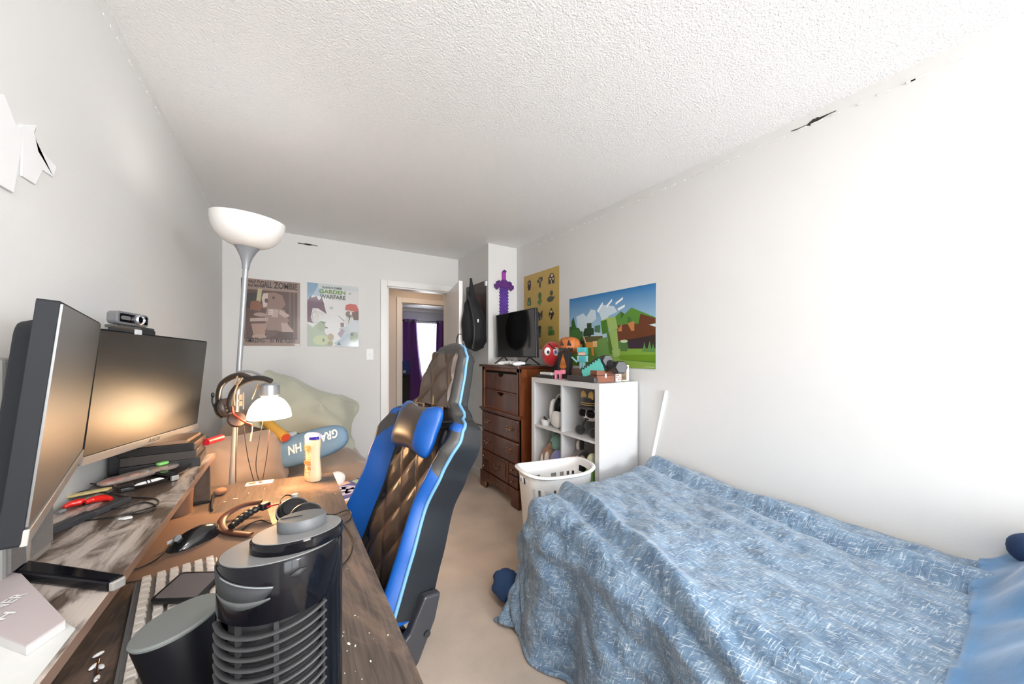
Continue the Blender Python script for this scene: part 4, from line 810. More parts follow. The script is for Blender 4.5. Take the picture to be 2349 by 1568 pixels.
# captain plush
cpx=thing('captain_plush','plush doll with black captain hat, gold ears and sunglasses in the upper right cubby','plush toy',(1.76,1.66,z1))
C0=Vector((1.76,1.715,z1)); plw=mat('plush_white',(.72,.69,.66),.85,sheen=.4); plb=mat('plush_black',(.014,.014,.016),.8,sheen=.3); gold=mat('plush_gold',(.52,.33,.10),.6)
MB().ell(C0+Vector((0,0,.15)),(.065,.082,.06)).build('head',plw,cpx,smooth=180,world=True)
MB().ell(C0+Vector((0,0,.065)),(.05,.062,.055)).build('body',plb,cpx,smooth=180,world=True)
for s in(-1,1):
    MB().ell(C0+Vector((-.05,s*.066,.034)),(.04,.034,.034)).build('foot',plb,cpx,smooth=180,world=True); MB().ell(C0+Vector((-.02,s*.052,.075)),(.022,.018,.035),rot=(s*.5,0,0)).build('arm',plb,cpx,smooth=180,world=True)
    MB().ell(C0+Vector((-.05,s*.034,.272)),(.010,.026,.038),rot=(s*-.25,0,0)).build('gold_ear',gold,cpx,smooth=180,world=True)
    MB().ell(C0+Vector((-.056,s*.036,.155)),(.016,.038,.026),e=.8).build('sunglass_lens',gloss,cpx,smooth=180,world=True)
MB().ell(C0+Vector((-.055,0,.117)),(.01,.020,.008)).build('mouth',matte,cpx,smooth=180,world=True)
MB().lathe([(.068,.195),(.078,.225),(.074,.262),(.04,.275),(0,.277)],28,Matrix.Translation(C0)).build('hat',plb,cpx,smooth=50,world=True)
MB().ell(C0+Vector((-.04,0,.193)),(.055,.08,.016)).build('hat_peak',mat('peak_grey',(.04,.04,.045),.5),cpx,smooth=180,world=True)
for z_ in(.212,.226): MB().lathe([(.0775,z_),(.0805,z_+.003),(.0775,z_+.006)],28,Matrix.Translation(C0)).build('hat_stripe',gold,cpx,smooth=50,world=True)
def plush(label,c,r,m,parts,group='plush animals in the lower cubbies'):
    t=thing('plush_animal',label,'plush toy',(c[0],c[1],z2),group=group); MB().ell(c,r,e=.95,nz=.03,ns=10).build('body',m,t,smooth=180,world=True)
    for nm,cc,rr,mm in parts: MB().ell((c[0]+cc[0],c[1]+cc[1],c[2]+cc[2]),rr,seg=16,rings=10).build(nm,mm,t,smooth=180,world=True)
mint=mat('plush_mint',(.22,.42,.38),.85,sheen=.4); lav=mat('plush_lavender',(.22,.24,.52),.85,sheen=.4); brn=mat('plush_brown',(.32,.18,.11),.85,sheen=.3); gry=mat('plush_grey',(.18,.15,.16),.85,sheen=.3); grn=mat('plush_green',(.24,.45,.10),.85,sheen=.3); pnk=mat('plush_coral',(.55,.15,.13),.85); crm=mat('plush_cream',(.62,.60,.42),.85)
plush('mint green plush with a small black eye in the lower left cubby',(1.80,2.12,z2+.20),(.07,.07,.07),mint,(('eye',(-.066,.012,.01),(.006,.006,.006),black),('ear',(-.01,.05,.05),(.02,.02,.03),mint)))
plush('brown and white striped plush in the lower left cubby',(1.72,2.155,z2+.09),(.05,.06,.09),brn,(('white_patch',(-.03,.02,-.02),(.03,.02,.06),plw),('white_patch',(-.035,-.03,.0),(.025,.018,.06),plw),('ear',(0,-.02,.09),(.02,.02,.03),brn)))
plush('lavender round plush in the lower left cubby',(1.72,2.02,z2+.09),(.06,.075,.09),lav,())
plush('grey plush with coral patch and black ear in the lower right cubby',(1.76,1.81,z2+.13),(.07,.085,.10),gry,(('coral_patch',(-.05,.05,.0),(.03,.04,.05),pnk),('black_ear',(0,.01,.13),(.018,.015,.05),plb),('white_ear',(0,.045,.115),(.016,.018,.04),plw)))
plush('black, white and brown plush in the lower right cubby',(1.71,1.745,z2+.15),(.06,.04,.09),plb,(('white_patch',(-.045,.02,.02),(.02,.015,.04),plw),('brown_patch',(-.04,-.02,.04),(.03,.025,.03),brn)))
plush('bright green plush with black square eyes in the lower right cubby',(1.69,1.655,z2+.09),(.055,.035,.09),grn,(('eye',(-.052,.01,-.0),(.006,.010,.012),black),('cream_top',(.01,0,.11),(.05,.03,.05),crm)))
# ============================================================ LAUNDRY BASKET
bw=mat('basket_white',(.84,.84,.84),.35); lb_=thing('laundry_basket','white plastic laundry basket with slotted sides between bed and cube shelf','laundry basket',(1.385,1.665,0))
BM=Matrix.Translation((1.385,1.668,0))@Matrix.Rotation(R(-12),4,'Z')
def bask(off,flip=1):
    def f(i,j):
        a=2*PI*i; z=.02+.575*j; w_=.175+.052*j+off; d_=.105+.038*j+off; pw=lambda v:math.copysign(abs(v)**.62,v)
        rim=.022*abs(math.cos(a))**2*j if True else 0
        return Vector((w_*pw(math.cos(a)),d_*pw(math.sin(a)),z+rim))
    return f
def bask_mesh(name):
    b=MB(); nu,nv=96,30; fo,fi=bask(0),bask(-.004)
    ok=lambda i,j: not((18<=j<=20 or 22<=j<=25) and i%4 in(1,2) and (6<i<42 or 54<i<90)) and not(j in(26,27) and (i<5 or i>91 or 43<i<53))
    for f in(fo,fi):
        o=len(b.v); b.v+=[f(i/nu,j/nv) for j in range(nv+1) for i in range(nu)]
        for j in range(nv):
            for i in range(nu):
                if ok(i,j): k=(i+1)%nu; b.f.append([o+j*nu+i,o+j*nu+k,o+(j+1)*nu+k,o+(j+1)*nu+i]); b.m.append(0)
    b.f.append(list(range(nu))); b.m.append(0); b.v=[BM@v for v in b.v]
    return b.build(name,bw,lb_,smooth=50,world=True)
bask_mesh('basket_wall')
rimp=[BM@bask(.008)(k/72,1.0) for k in range(72)]; MB().tube(rimp,.013,8,closed=True,flat=.7).build('rim',bw,lb_,smooth=60,world=True)
# white blind rod
rod=MB(); p0=at(1532,897,X=2.015); rod.tube([(1.995,1.425,.56),(2.018,1.325,1.075)],.013,4); tag(rod.build('white_rod',mat('rod_white',(.88,.88,.88),.4)),'white square rod leaning against the right wall behind the bed','rod')
# ============================================================ CORNER ARMCHAIR HEAP
taupe=mat('taupe_throw',(.30,.225,.175),.9,var=.12,vscale=4,sheen=.3,bump=.25,bscale=16); tan_m=mat('tan_cushion',(.34,.255,.20),.85,sheen=.3,var=.08,vscale=5); sage=mat('sage_cloth',(.40,.41,.33),.85,sheen=.3,var=.06,vscale=4,bump=.15,bscale=10)
bumps=[(-.16,3.05,.36,.34,.93,3.),(.02,3.10,.38,.30,.86,3.),(.14,2.85,.40,.35,.68,3.),(-.16,2.60,.36,.38,.55,4.),(.32,2.75,.26,.30,.56,3.),(.42,2.85,.20,.22,.42,3.)]
def heap(i,j):
    x=-.49+1.16*i; y=2.12+1.40*j; z=0
    for cx,cy,rx,ry,h,p in bumps:
        d=((abs(x-cx)/rx)**p+(abs(y-cy)/ry)**p); z=max(z,h*max(0,1-d**1.1)**.42 if d<1 else 0)
    n_=.05*noise.noise(Vector((x*4,y*4,2)))+.025*abs(noise.noise(Vector((x*9,y*7,5))))
    return Vector((x,y,max(.01,z+n_*min(1,z*3))))
hp=MB().grid(heap,110,120)
# soften
for it in range(5):
    W_=111; H_=121; nvv=[v.copy() for v in hp.v]
    for j in range(1,H_-1):
        for i in range(1,W_-1): k=j*W_+i; nvv[k].z=(hp.v[k].z*2+hp.v[k-1].z+hp.v[k+1].z+hp.v[k-W_].z+hp.v[k+W_].z)/6
    hp.v=nvv
keep=[(f,m) for f,m in zip(hp.f,hp.m) if max(hp.v[i].z for i in f)>.035]; hp.f=[k[0] for k in keep]; hp.m=[k[1] for k in keep]
us=sorted({i for f in hp.f for i in f}); ix_={i:n for n,i in enumerate(us)}; hp.v=[hp.v[i] for i in us]; hp.f=[[ix_[i] for i in f] for f in hp.f]
tag(hp.build('covered_armchair',taupe,smooth=180),'armchair in the far corner covered by a rumpled taupe throw','armchair')
def pillow(name,label,cat,c,w,h,t,rot,m,corner=.25,seed=0,sag=.12,group=None):
    M=Matrix.Translation(Vector(c))@Euler(rot).to_matrix().to_4x4()
    def f(i,j):
        a=2*PI*i; p=-PI/2+PI*j; ca=math.cos(a); sa=math.sin(a)
        # square-ish footprint
        pw=lambda v,e:math.copysign(abs(v)**e,v); x=pw(ca,.5)*math.cos(p)**.6; y=pw(sa,.5)*math.cos(p)**.6; z=math.sin(p)
        k=1+corner*(abs(x)*abs(y))**2; x*=k; y*=k; th_=(1-.75*max(abs(x),abs(y))**3 if max(abs(x),abs(y))<1 else .25)
        n_=noise.noise(Vector((x*1.7+seed,y*1.7,seed)))*.25+noise.noise(Vector((x*4+seed,y*3,seed)))*.10
        return M@Vector((x*w/2*(1-sag*(1-y*y)*0),y*h/2*(1-sag*(1-abs(x))*.6),z*t/2*th_+n_*t*.5))
    o=MB().grid(f,64,30).build(name,m,smooth=180); return tag(o,label,cat,group)
pillow('round_cushion','big tan cushion at the foot of the floor lamp pole, behind the desk','cushion',(-.22,2.40,.70),.44,.36,.24,(R(72),0,R(28)),tan_m,corner=.05,seed=3)
pillow('sage_pillow','large sage grey pillow lying on top of the corner armchair heap','pillow',(.12,2.86,.895),.62,.42,.25,(R(52),R(26),R(14)),sage,corner=.55,seed=5)
pillow('brown_cushion','dark brown cushion squeezed under the sage pillow','cushion',(-.12,2.72,.66),.34,.28,.16,(R(60),0,R(20)),mat('brown_cloth',(.11,.05,.028),.85,var=.3,vscale=6),seed=8)
bc=thing('blue_printed_cushion','blue cushion printed with white block letters tucked under the sage pillow','cushion',(.14,2.62,.70)); bq=at(712,1022,d=2.12); bu=at(775,1000,d=2.2)-at(650,1040,d=2.08); BMx=frame(bq,bu,Vector((.0,.35,1)))
b=MB(); b.ell((0,0,0),(.215,.092,.05),e=.7,M=BMx,seg=48,rings=20); b.build('cushion_body',mat('denim_blue',(.13,.24,.37),.7,var=.15,vscale=8),bc,smooth=180,world=True)
for s_,x,w_,y in(('GRA',.165,.095,.045),('HN',-.035,.075,.030)):
    text('lettering',s_,white,bc,BMx@Matrix.Translation((x,y,0))@Matrix.Rotation(PI,4,'Z'),w_,.052,.0505,shear=.2,bold=.03)
yt=thing('yellow_roll','yellow rolled mat with red inside sticking out beside the sage pillow','mat',(.0,2.50,.72)); a=at(608,965,d=2.12); e=at(655,1003,d=2.02)
MB().tube([a,e],[.028,.028],14).build('roll',mat('roll_yellow',(.55,.33,.06),.6),yt,smooth=60,world=True); MB().tube([e,e+(e-a)*.03],.024,14).build('red_end',mat('roll_red',(.5,.06,.02),.6),yt,world=True)
pillow('plastic_bag','crumpled pale plastic bag with blue print beside the yellow roll','bag',at(648,1022,d=2.08),.14,.16,.08,(R(70),R(10),R(15)),mat('bag_pale',(.45,.52,.60),.35,var=.4,vscale=18),corner=.4,seed=11)
# stool with books
wst=wood('stool_wood',(.50,.27,.12),(.62,.36,.17),scale=2,rough=.5); st_=thing('wooden_stool','light wooden stool holding papers and a magazine past the desk end','stool',(.30,2.25,0))
SM=Matrix.Translation((.245,2.24,0))@Matrix.Rotation(R(20),4,'Z')
MB().prism(rrect(.40,.32,.02),.475,.50,SM).build('seat',wst,st_,world=True,bevel=.004)
for sx,sy in((-1,-1),(1,-1),(-1,1),(1,1)): MB().bb((sx*.17-.018,sy*.13-.018,0),(sx*.17+.018,sy*.13+.018,.475),M=SM).build('leg',wst,st_,world=True,bevel=.003)
MB().bb((-.15,-.14,.38),(.15,-.125,.43),M=SM).build('stretcher',wst,st_,world=True)
mg=thing('magazine','blue and white magazine with a round emblem lying on the wooden stool','magazine',(.27,2.24,.50)); MM=Matrix.Translation((.285,2.235,.5005))@Matrix.Rotation(R(24),4,'Z')
MB().bb((-.14,-.115,0),(.14,.115,.014),M=MM).build('pages',paper,mg,world=True,bevel=.001); MB().bb((-.141,-.116,.014),(.141,.116,.0155),M=MM).build('cover',mat('cover_blue',(.09,.09,.33),.35),mg,world=True)
MB().bb((.075,-.10,.0155),(.115,.10,.0163),M=MM).build('green_column',mat('cover_green',(.45,.62,.42),.4),mg,world=True)
MB().bb((.122,-.116,.0155),(.134,.116,.0163),M=MM).build('dark_spine',mat('cover_navy',(.04,.06,.16),.4),mg,world=True)
b=MB(); b.lathe([(.062,.0157),(.062,.0170),(.078,.0170),(.078,.0157)],32,MM@Matrix.Translation((-.035,0,0)));
for k in range(5): b.prism([(-.012,.03),(.012,.03),(.018,.06),(-.018,.06)],.0158,.0168,MM@Matrix.Translation((-.035,0,0))@Matrix.Rotation(2*PI*k/5,4,'Z'))
b.cyl(.018,.0158,.0168,5,MM@Matrix.Translation((-.035,0,0))); b.build('round_emblem',mat('emblem_lilac',(.62,.60,.85),.4),mg,world=True)
o=MB().prism([(-.035,-.02),(.035,-.02),(.03,.03),(.015,.03),(.005,.04),(-.02,.045),(-.03,.03)],.0,.001,Matrix.Translation((.27,2.33,.5175))@Matrix.Rotation(R(15),4,'Z')).build('hang_tag',mat('tag_pink',(.75,.55,.47),.6)); tag(o,'pink cardboard hang tag lying on top of the magazine','tag')
o=MB().prism([(-.10,-.07),(.11,-.08),(.12,.07),(-.09,.08)],0,.004,Matrix.Translation((.12,2.14,.5035))@Matrix.Rotation(R(30),4,'Z')).build('paper_sheets',paper); tag(o,'loose white paper sheets at the desk side of the stool top','paper')
o=MB().ell((.235,2.36,.545),(.05,.03,.045),nz=.1,ns=20).build('white_mug',white,smooth=180); tag(o,'white rounded object half hidden behind the lotion bottle','container')
ws=thing('white_side_table','white side table with a taupe cloth thrown over it beside the armchair','table',(.50,2.62,0)); 
MB().bb((.40,2.48,.44),(.62,2.72,.47)).build('top',white,ws,world=True,bevel=.004)
for x,y in((.43,2.51),(.59,2.51),(.43,2.69),(.59,2.69)): MB().bb((x-.02,y-.02,0),(x+.02,y+.02,.44)).build('leg',white,ws,world=True)
def clo(i,j):
    x=.37+.30*i; y=2.44+.30*j; e=min(i,1-i,j,1-j); z=.475+.03*noise.noise(Vector((x*12,y*12,1)))+.03; 
    if e<.16: z-=(.16-e)/.16*.14*(1+.4*noise.noise(Vector((x*20,y*20,5))))
    return Vector((x+ .01*noise.noise(Vector((y*20,0,x*9))),y,z))
tag(MB().grid(clo,40,40).build('taupe_cloth',taupe,smooth=180,solid=.006),'taupe cloth draped over the white side table','cloth')
o=MB().bb((.33,2.46,.30),(.39,2.52,.43)).build('dark_box',grey,bevel=.003); tag(o,'small dark grey box below the stool top near the floor','box')
# ============================================================ LOTION BOTTLE
lo=thing('lotion_bottle','cream lotion bottle with a blue and white cap at the far desk corner','bottle',(.081,1.775,.75)); LB=Matrix.Translation((.081,1.775,.7503))@Matrix.Rotation(R(-55),4,'Z')
prof=[(0,0),(.036,0),(.0425,.006),(.0425,.035),(.036,.10),(.037,.14),(.0405,.165),(.0405,.182),(.036,.185)]
crm2=mat('lotion_cream',(.80,.66,.44),.3,coat=.3); MB().lathe(prof+[(0,.186)],36,LB,sx=1.,sy=.62).build('bottle_body',crm2,lo,smooth=50,world=True)
MB().lathe([(.039,.186),(.0405,.19),(.0395,.202),(.030,.209),(0,.211)],36,LB,sx=1.,sy=.66).build('cap',mat('cap_lilac',(.62,.58,.80),.3),lo,smooth=50,world=True)
MB().lathe([(.0412,.187),(.0412,.199)],24,LB,sx=1.,sy=.68,a0=R(-75),a1=R(-5)).build('cap_band',mat('cap_blue',(.03,.02,.30),.3),lo,smooth=60,world=True)
lt_=mat('label_text_brown',(.30,.19,.08),.5); ln=MB()
for (x0,x1,y0,y1) in((-.022,.02,.158,.162),(-.02,.022,.148,.155),(-.022,.018,.138,.145),(-.018,-.006,.128,.130),(.0,.012,.128,.131),(-.02,-.01,.120,.122),(-.004,.014,.120,.122),(-.022,.02,.110,.1115),(-.022,.022,.100,.102),(-.022,.02,.076,.094),(-.02,-.008,.060,.063),(-.02,-.008,.053,.056),(-.02,-.008,.046,.049),(-.02,-.008,.039,.042),(0,.020,.055,.068),(0.002,.006,.04,.045)):
    ln.bb((x0,y0,0),(x1,y1,.0006),M=LB@Matrix.Rotation(R(0),4,'Z')@Matrix(((1,0,0,0),(0,0,-1,-.0268),(0,1,0,0),(0,0,0,1))))
ln.build('label_print',lt_,lo,world=True)
text('lettering','LOT',lt_,lo,LB@Matrix(((0,-1,0,.017),(0,0,-1,-.0272),(1,0,0,.030),(0,0,0,1))),.026,.009,0)
# ============================================================ THINGS ON THE DESK
o=thing('product_strip','small white printed card strip near the lamp cords on the desk','card',(-.12,1.855,.75)); F=frame((-.165,1.862,.7505),(1,-.10,0),(.1,1,0)); MB().bb((0,-.018,0),(.098,.02,.004),M=F).build('card',paper,o,world=True); MB().prism(EL(.022,.0,.014,.011),.004,.005,F).build('brown_oval',mat('oval_brown',(.3,.1,.04),.5),o,world=True); MB().bb((.045,-.01,.004),(.057,.012,.005),M=F).build('red_square',mat('sq_red',(.35,.06,.05),.5),o,world=True); MB().bb((.062,-.008,.004),(.088,.010,.005),M=F).build('grey_square',lgrey,o,world=True)
# mouse mat
pm=[at(275,1333,Z=.755),at(370,1192,Z=.755),at(612,1160,Z=.755),at(650,1290,Z=.755)]; pm=[(p.x,p.y) for p in pm]
padm=mat('mat_brown_cloth',(.17,.105,.075),.75,bump=.1,bscale=300)
o=MB().prism(pm,.7505,.7535).build('mouse_mat',padm,bevel=.001); tag(o,'brown rectangular mouse mat on the desk under the mouse','mouse mat')
# mouse
ms=thing('computer_mouse','glossy black computer mouse on the mouse mat','mouse',(-.235,1.41,.7535)); mc=(at(380,1262,Z=.765)+at(500,1208,Z=.765))/2
di=at(500,1212,Z=.765)-at(380,1262,Z=.765); ang=math.atan2(di.y,di.x); MMs=Matrix.Translation((mc.x,mc.y,.7537))@Matrix.Rotation(ang,4,'Z')
def mo(i,j):
    x=-.062+.124*i; wv=.033*(1-(abs(x)/.064)**3.2)**.5 if abs(x)<.064 else 0; a=PI*j; hh=.040*(1-((x-.015)/.08)**2)
    return MMs@Vector((x,wv*math.cos(a)*(1.05-.15*math.sin(a)),max(0,hh*math.sin(a)**.7)))
MB().grid(mo,30,20).build('mouse_shell',mat('mouse_black',(.010,.010,.011),.18,coat=.5),ms,smooth=180,world=True)
MB().bb((-.05,.024,.012),(-.02,.030,.020),M=MMs).build('side_button',lgrey,ms,world=True,bevel=.001)
MB().cyl(.009,-.003,.003,16,M=MMs@Matrix.Translation((-.038,0,.030))@Matrix.Rotation(PI/2,4,'X')).build('scroll_wheel',grey,ms,smooth=40,world=True)
cbm=mat('cable_black',(.01,.01,.01),.5)
MB().tube(spline([at(382,1262,Z=.757),at(355,1285,Z=.757),at(320,1302,Z=.757),at(285,1312,Z=.757),at(262,1330,Z=.757)],6),.0018,6).build('cord',cbm,ms,smooth=60,world=True)
# headset lying on desk
hd=thing('gaming_headset','black and red gaming headset lying on the desk behind the fan heater','headset',(-.03,1.42,.7505)); hbm=mat('headset_black',(.012,.012,.013),.35)
hA=[at(x,y,Z=z) for x,y,z in((720,1200,.775),(690,1215,.77),(640,1225,.765),(575,1225,.762),(522,1218,.762),(508,1200,.765),(520,1180,.772),(560,1158,.785),(600,1150,.79),(625,1147,.795))]
MB().tube(spline(hA[3:9],8),.012,10,flat=.35).build('headband',mat('headband_red_edge',(.09,.03,.02),.4),hd,smooth=60,world=True)
pad_=[at(x,y,Z=z) for x,y,z in((530,1208,.772),(548,1192,.776),(572,1176,.782),(596,1163,.79))]
MB().tube(spline(pad_,8),[.009+.004*math.sin(k/24*PI)+.0012*math.sin(k*1.6) for k in range(25)],10).build('headband_pad',hbm,hd,smooth=60,world=True)
MB().box(at(607,1160,Z=.792),(.03,.022,.022),rot=(0,0,R(40))).build('hinge_block',hbm,hd,world=True,bevel=.004)
MB().tube([at(612,1162,Z=.79),at(648,1152,Z=.795)],.006,8,flat=.5).build('red_slider',red,hd,smooth=40,world=True)
for nm,px_,py_,zz,tl in(('ear_cup',672,1168,.79,(-.9,.35)),('ear_cup',702,1180,.782,(-.75,.5))):
    p=at(px_,py_,Z=zz); M=Matrix.Translation(p)@Euler((R(38),R(-8),R(32))).to_matrix().to_4x4()
    c_=MB().lathe([(.046,-.02),(.05,-.01),(.049,.004),(.042,.014),(.036,.012),(.034,.018),(0,.02)],32,M,sy=.82).build(nm,hbm,hd,smooth=50,world=True)
    MB().lathe([(.049,-.002),(.052,.001),(.049,.004)],32,M,sy=.82).build('silver_ring',steel,c_,smooth=60,world=True)
p=at(705,1180,Z=.805); M=Matrix.Translation(p)@Euler((R(38),R(-8),R(32))).to_matrix().to_4x4()
lm=MB(); lm.prism([(-.012,-.018),(-.004,-.006),(.006,.016),(.002,-.008)],0,.002,M); lm.prism([(-.02,-.014),(-.006,-.012),(.004,-.002),(-.008,-.006)],0,.002,M); lm.build('red_emblem',mat('emblem_red',(.8,.12,.08),.4),hd,world=True)
for q in([(700,1168,.80),(735,1176,.785),(765,1180,.762),(795,1170,.756),(806,1178,.753),(795,1196,.753),(745,1204,.756),(700,1215,.76)],[(733,1182,.79),(762,1186,.775),(790,1205,.756),(808,1235,.753),(806,1265,.753),(795,1285,.753),(782,1298,.753)],[(640,1158,.80),(645,1144,.80),(658,1135,.79),(672,1138,.79)],[(556,1215,.757),(575,1200,.762),(600,1193,.765),(622,1200,.76)]):
    MB().tube(spline([at(x,y,Z=z) for x,y,z in q],8),.0022,6).build('cable',cbm,hd,smooth=60,world=True)
MB().cyl(.010,0,.012,16,M=Matrix.Translation(at(676,1140,Z=.79))).build('microphone_tip',lgrey,hd,smooth=40,world=True)
# tower fan heater
fn=thing('tower_fan','black glossy tower fan heater with stepped round top controls, nearest on the desk','fan',(-.008,.546,.75)); FMx=Matrix.Translation((-.008,.546,.7503)); FTx=FMx@Matrix(((1,0,0,0),(0,1,0,0),(0,-.15,1,0),(0,0,0,1)))
fa0,fa1=R(-170),R(-50)
MB().lathe([(0,0),(.073,0),(.075,.006),(.071,.02),(.069,.03),(.069,.262)],64,FMx,a0=fa1,a1=fa0+2*PI).build('rear_casing',gloss,fn,smooth=50,world=True)
MB().lathe([(.0,0),(.073,0),(.075,.006),(.071,.02),(.069,.03)],64,FMx).build('base_ring',gloss,fn,smooth=50,world=True)
uc=MB().lathe([(0,.262),(.069,.262),(.069,.315),(.0675,.318),(.0,.318)],72,Matrix()); uc.v=[FMx@(v if v.z<.3 else Vector((v.x,v.y,v.z-.15*v.y))) for v in uc.v]; uc.build('upper_casing',gloss,fn,smooth=40,world=True)
MB().lathe([(.058,.03),(.058,.262)],48,FMx).build('inner_core',matte,fn,smooth=60,world=True)
gs=MB(); gm_=mat('grille_black',(.03,.03,.032),.45)
for k in range(19):
    z=.032+.0120*k; sl=[]
    for q in range(41):
        a=fa0+(fa1-fa0)*q/40; zz=z+.010*((q/40)-.3)**2*2; sl.append(FMx@Vector((.0682*math.cos(a),.0682*math.sin(a),zz)))
    gs.tube(sl,.0038,8,flat=.55)
gs.build('grille_louvres',gm_,fn,smooth=60,world=True)
vb=MB()
for a in [fa0,fa0+(fa1-fa0)*.33,fa0+(fa1-fa0)*.62,fa1]: vb.box((.066*math.cos(a),.066*math.sin(a),.146),(.004,.005,.235),rot=(0,0,a),M=FMx)
vb.build('grille_posts',matte,fn,world=True)
tp=Vector((.0165,-.003,0)); topm=mat('fan_top_grey',(.19,.19,.19),.4)
MB().cyl(.066,.3181,.3195,64,FTx).build('top_plate',topm,fn,smooth=40,world=True)
MB().lathe([(.053,.3195),(.053,.331),(.0515,.333),(0,.333)],56,FTx@Matrix.Translation(tp)).build('control_tier',gloss,fn,smooth=40,world=True)
MB().cyl(.0505,.3331,.3340,56,FTx@Matrix.Translation(tp)).build('tier_top',topm,fn,smooth=40,world=True)
k_=MB().lathe([(.0285,.334),(.029,.3465),(.0275,.349),(0,.349)],40,FTx@Matrix.Translation(tp+Vector((.004,.004,0)))).build('control_knob',mat('knob_grey',(.10,.105,.11),.45),fn,smooth=40,world=True)
MB().bb((-.025,-.001,.349),(0,.001,.3498),M=FTx@Matrix.Translation(tp+Vector((.004,.004,0)))@Matrix.Rotation(R(-10),4,'Z')).build('knob_marker',matte,k_,world=True)
# carry recess and sensor window
def facep(ph,z,r=.0697): a=R(-88)+R(ph); return FMx@Vector((r*math.cos(a),r*math.sin(a),z))
def patch(name,ph0,ph1,ztop,zbot,m,r=.0697):
    b=MB(); n=24
    for k in range(n+1):
        t=k/n; ph=ph0+(ph1-ph0)*t; b.v.append(facep(ph,ztop(t),r)); b.v.append(facep(ph,zbot(t),r))
    for k in range(n): b.f.append([2*k,2*k+1,2*k+3,2*k+2]); b.m.append(0)
    return b.build(name,m,fn,smooth=60,world=True,solid=.0008)
patch('carry_recess',-82,-9,lambda t:.318-.014*t,lambda t:.318-.014*t-.031*math.sin(PI*min(1,t*.95+.05))**.7,mat('recess_dark',(.02,.022,.024),.7))
patch('recess_lip',-62,-10,lambda t:.3135-.010*t,lambda t:.3120-.010*t,grey,.0702)
patch('recess_floor',-70,-12,lambda t:.292-.003*math.sin(PI*t),lambda t:.290-.009*math.sin(PI*t),mat('recess_floor_grey',(.07,.075,.075),.5),.0701)
patch('sensor_window',3,18,lambda t:.310+.003*math.sin(PI*t)+.003*t,lambda t:.310-.006*math.sin(PI*t)+.003*t,matte,.0701)
# tapered canister leaning beside the keyboard
cn=thing('black_canister','black tapered canister with a flat grey top left of the fan heater','container',(-.13,.70,.78)); ctop=at(408,1425,d=.50); cbot=Vector((ctop.x+.03,ctop.y-.01,.778)); axc=(ctop-cbot); CM=Matrix.Translation(cbot)@axc.to_track_quat('Z','Y').to_matrix().to_4x4(); Lc=axc.length
MB().lathe([(0,0),(.033,0),(.036,.004),(.0495,Lc-.004),(.0495,Lc-.001)],48,CM).build('canister_body',mat('canister_black',(.006,.006,.008),.4,spec=.3),cn,smooth=40,world=True)
MB().lathe([(.0495,Lc-.001),(.0505,Lc+.002),(.048,Lc+.0045),(0,Lc+.005)],48,CM).build('flat_lid',mat('lid_grey',(.15,.16,.155),.6),cn,smooth=40,world=True)
# keyboard
kbd=thing('computer_keyboard','white-keyed mechanical keyboard partly hidden behind the fan heater','keyboard',(-.2,.95,.75))
KM=frame((-.312,1.195,.7505),(.148,-.006,0),(.10,-.43,0)); KM=Matrix.Translation((-.312,1.190,.7505))@Matrix.Rotation(R(2),4,'Z')
# local: x across (0..15cm), -y along toward the camera
kw,kl=.150,.44; rotk=Matrix.Rotation(R(11),4,'Z'); KM=Matrix.Translation((-.315,1.178,.7505))@rotk
MB().bb((0,-kl,0),(kw,0,.022),M=KM).build('case',mat('kb_case',(.16,.155,.16),.4),kbd,world=True,bevel=.003)
MB().bb((.006,-kl+.006,.022),(kw-.006,-.006,.024),M=KM).build('key_plate',mat('key_plate_metal',(.25,.24,.23),.35,metal=.5),kbd,world=True)
keym=mat('keycap_white',(.60,.55,.50),.4); km=MB().prism(rrect(.0175,.0165,.002,3),0,.010,taper=.78); first=None
for r_ in range(6):
    for k in range(16):
        x=.020+.0222*r_+(.003 if r_ else 0); y=-.018-.0262*k
        if first is None: first=km.build('key',keym,kbd,smooth=35); o=first
        else: o=first.copy(); COL.objects.link(o); o.parent=kbd
        o.matrix_parent_inverse=wm(kbd).inverted(); o.matrix_basis=KM@Matrix.Translation((x,y,.0241))
# handheld tablet
tb=thing('small_tablet','black-edged tablet lying over the keyboard behind the fan heater','tablet',(-.15,.98,.79)); tp0=at(418,1318,Z=.80); TBM=frame(tp0,at(492,1316,Z=.80)-tp0,tp0-at(427,1368,Z=.79))
MB().prism([(x+.05,y-.04) for x,y in rrect(.10,.08,.010)],0,.009,TBM).build('tablet_frame',black,tb,world=True,bevel=.002)
MB().prism([(x+.05,y-.04) for x,y in rrect(.086,.066,.005)],.009,.0098,TBM).build('tablet_screen',mat('tablet_glass',(.14,.12,.12),.2),tb,world=True)
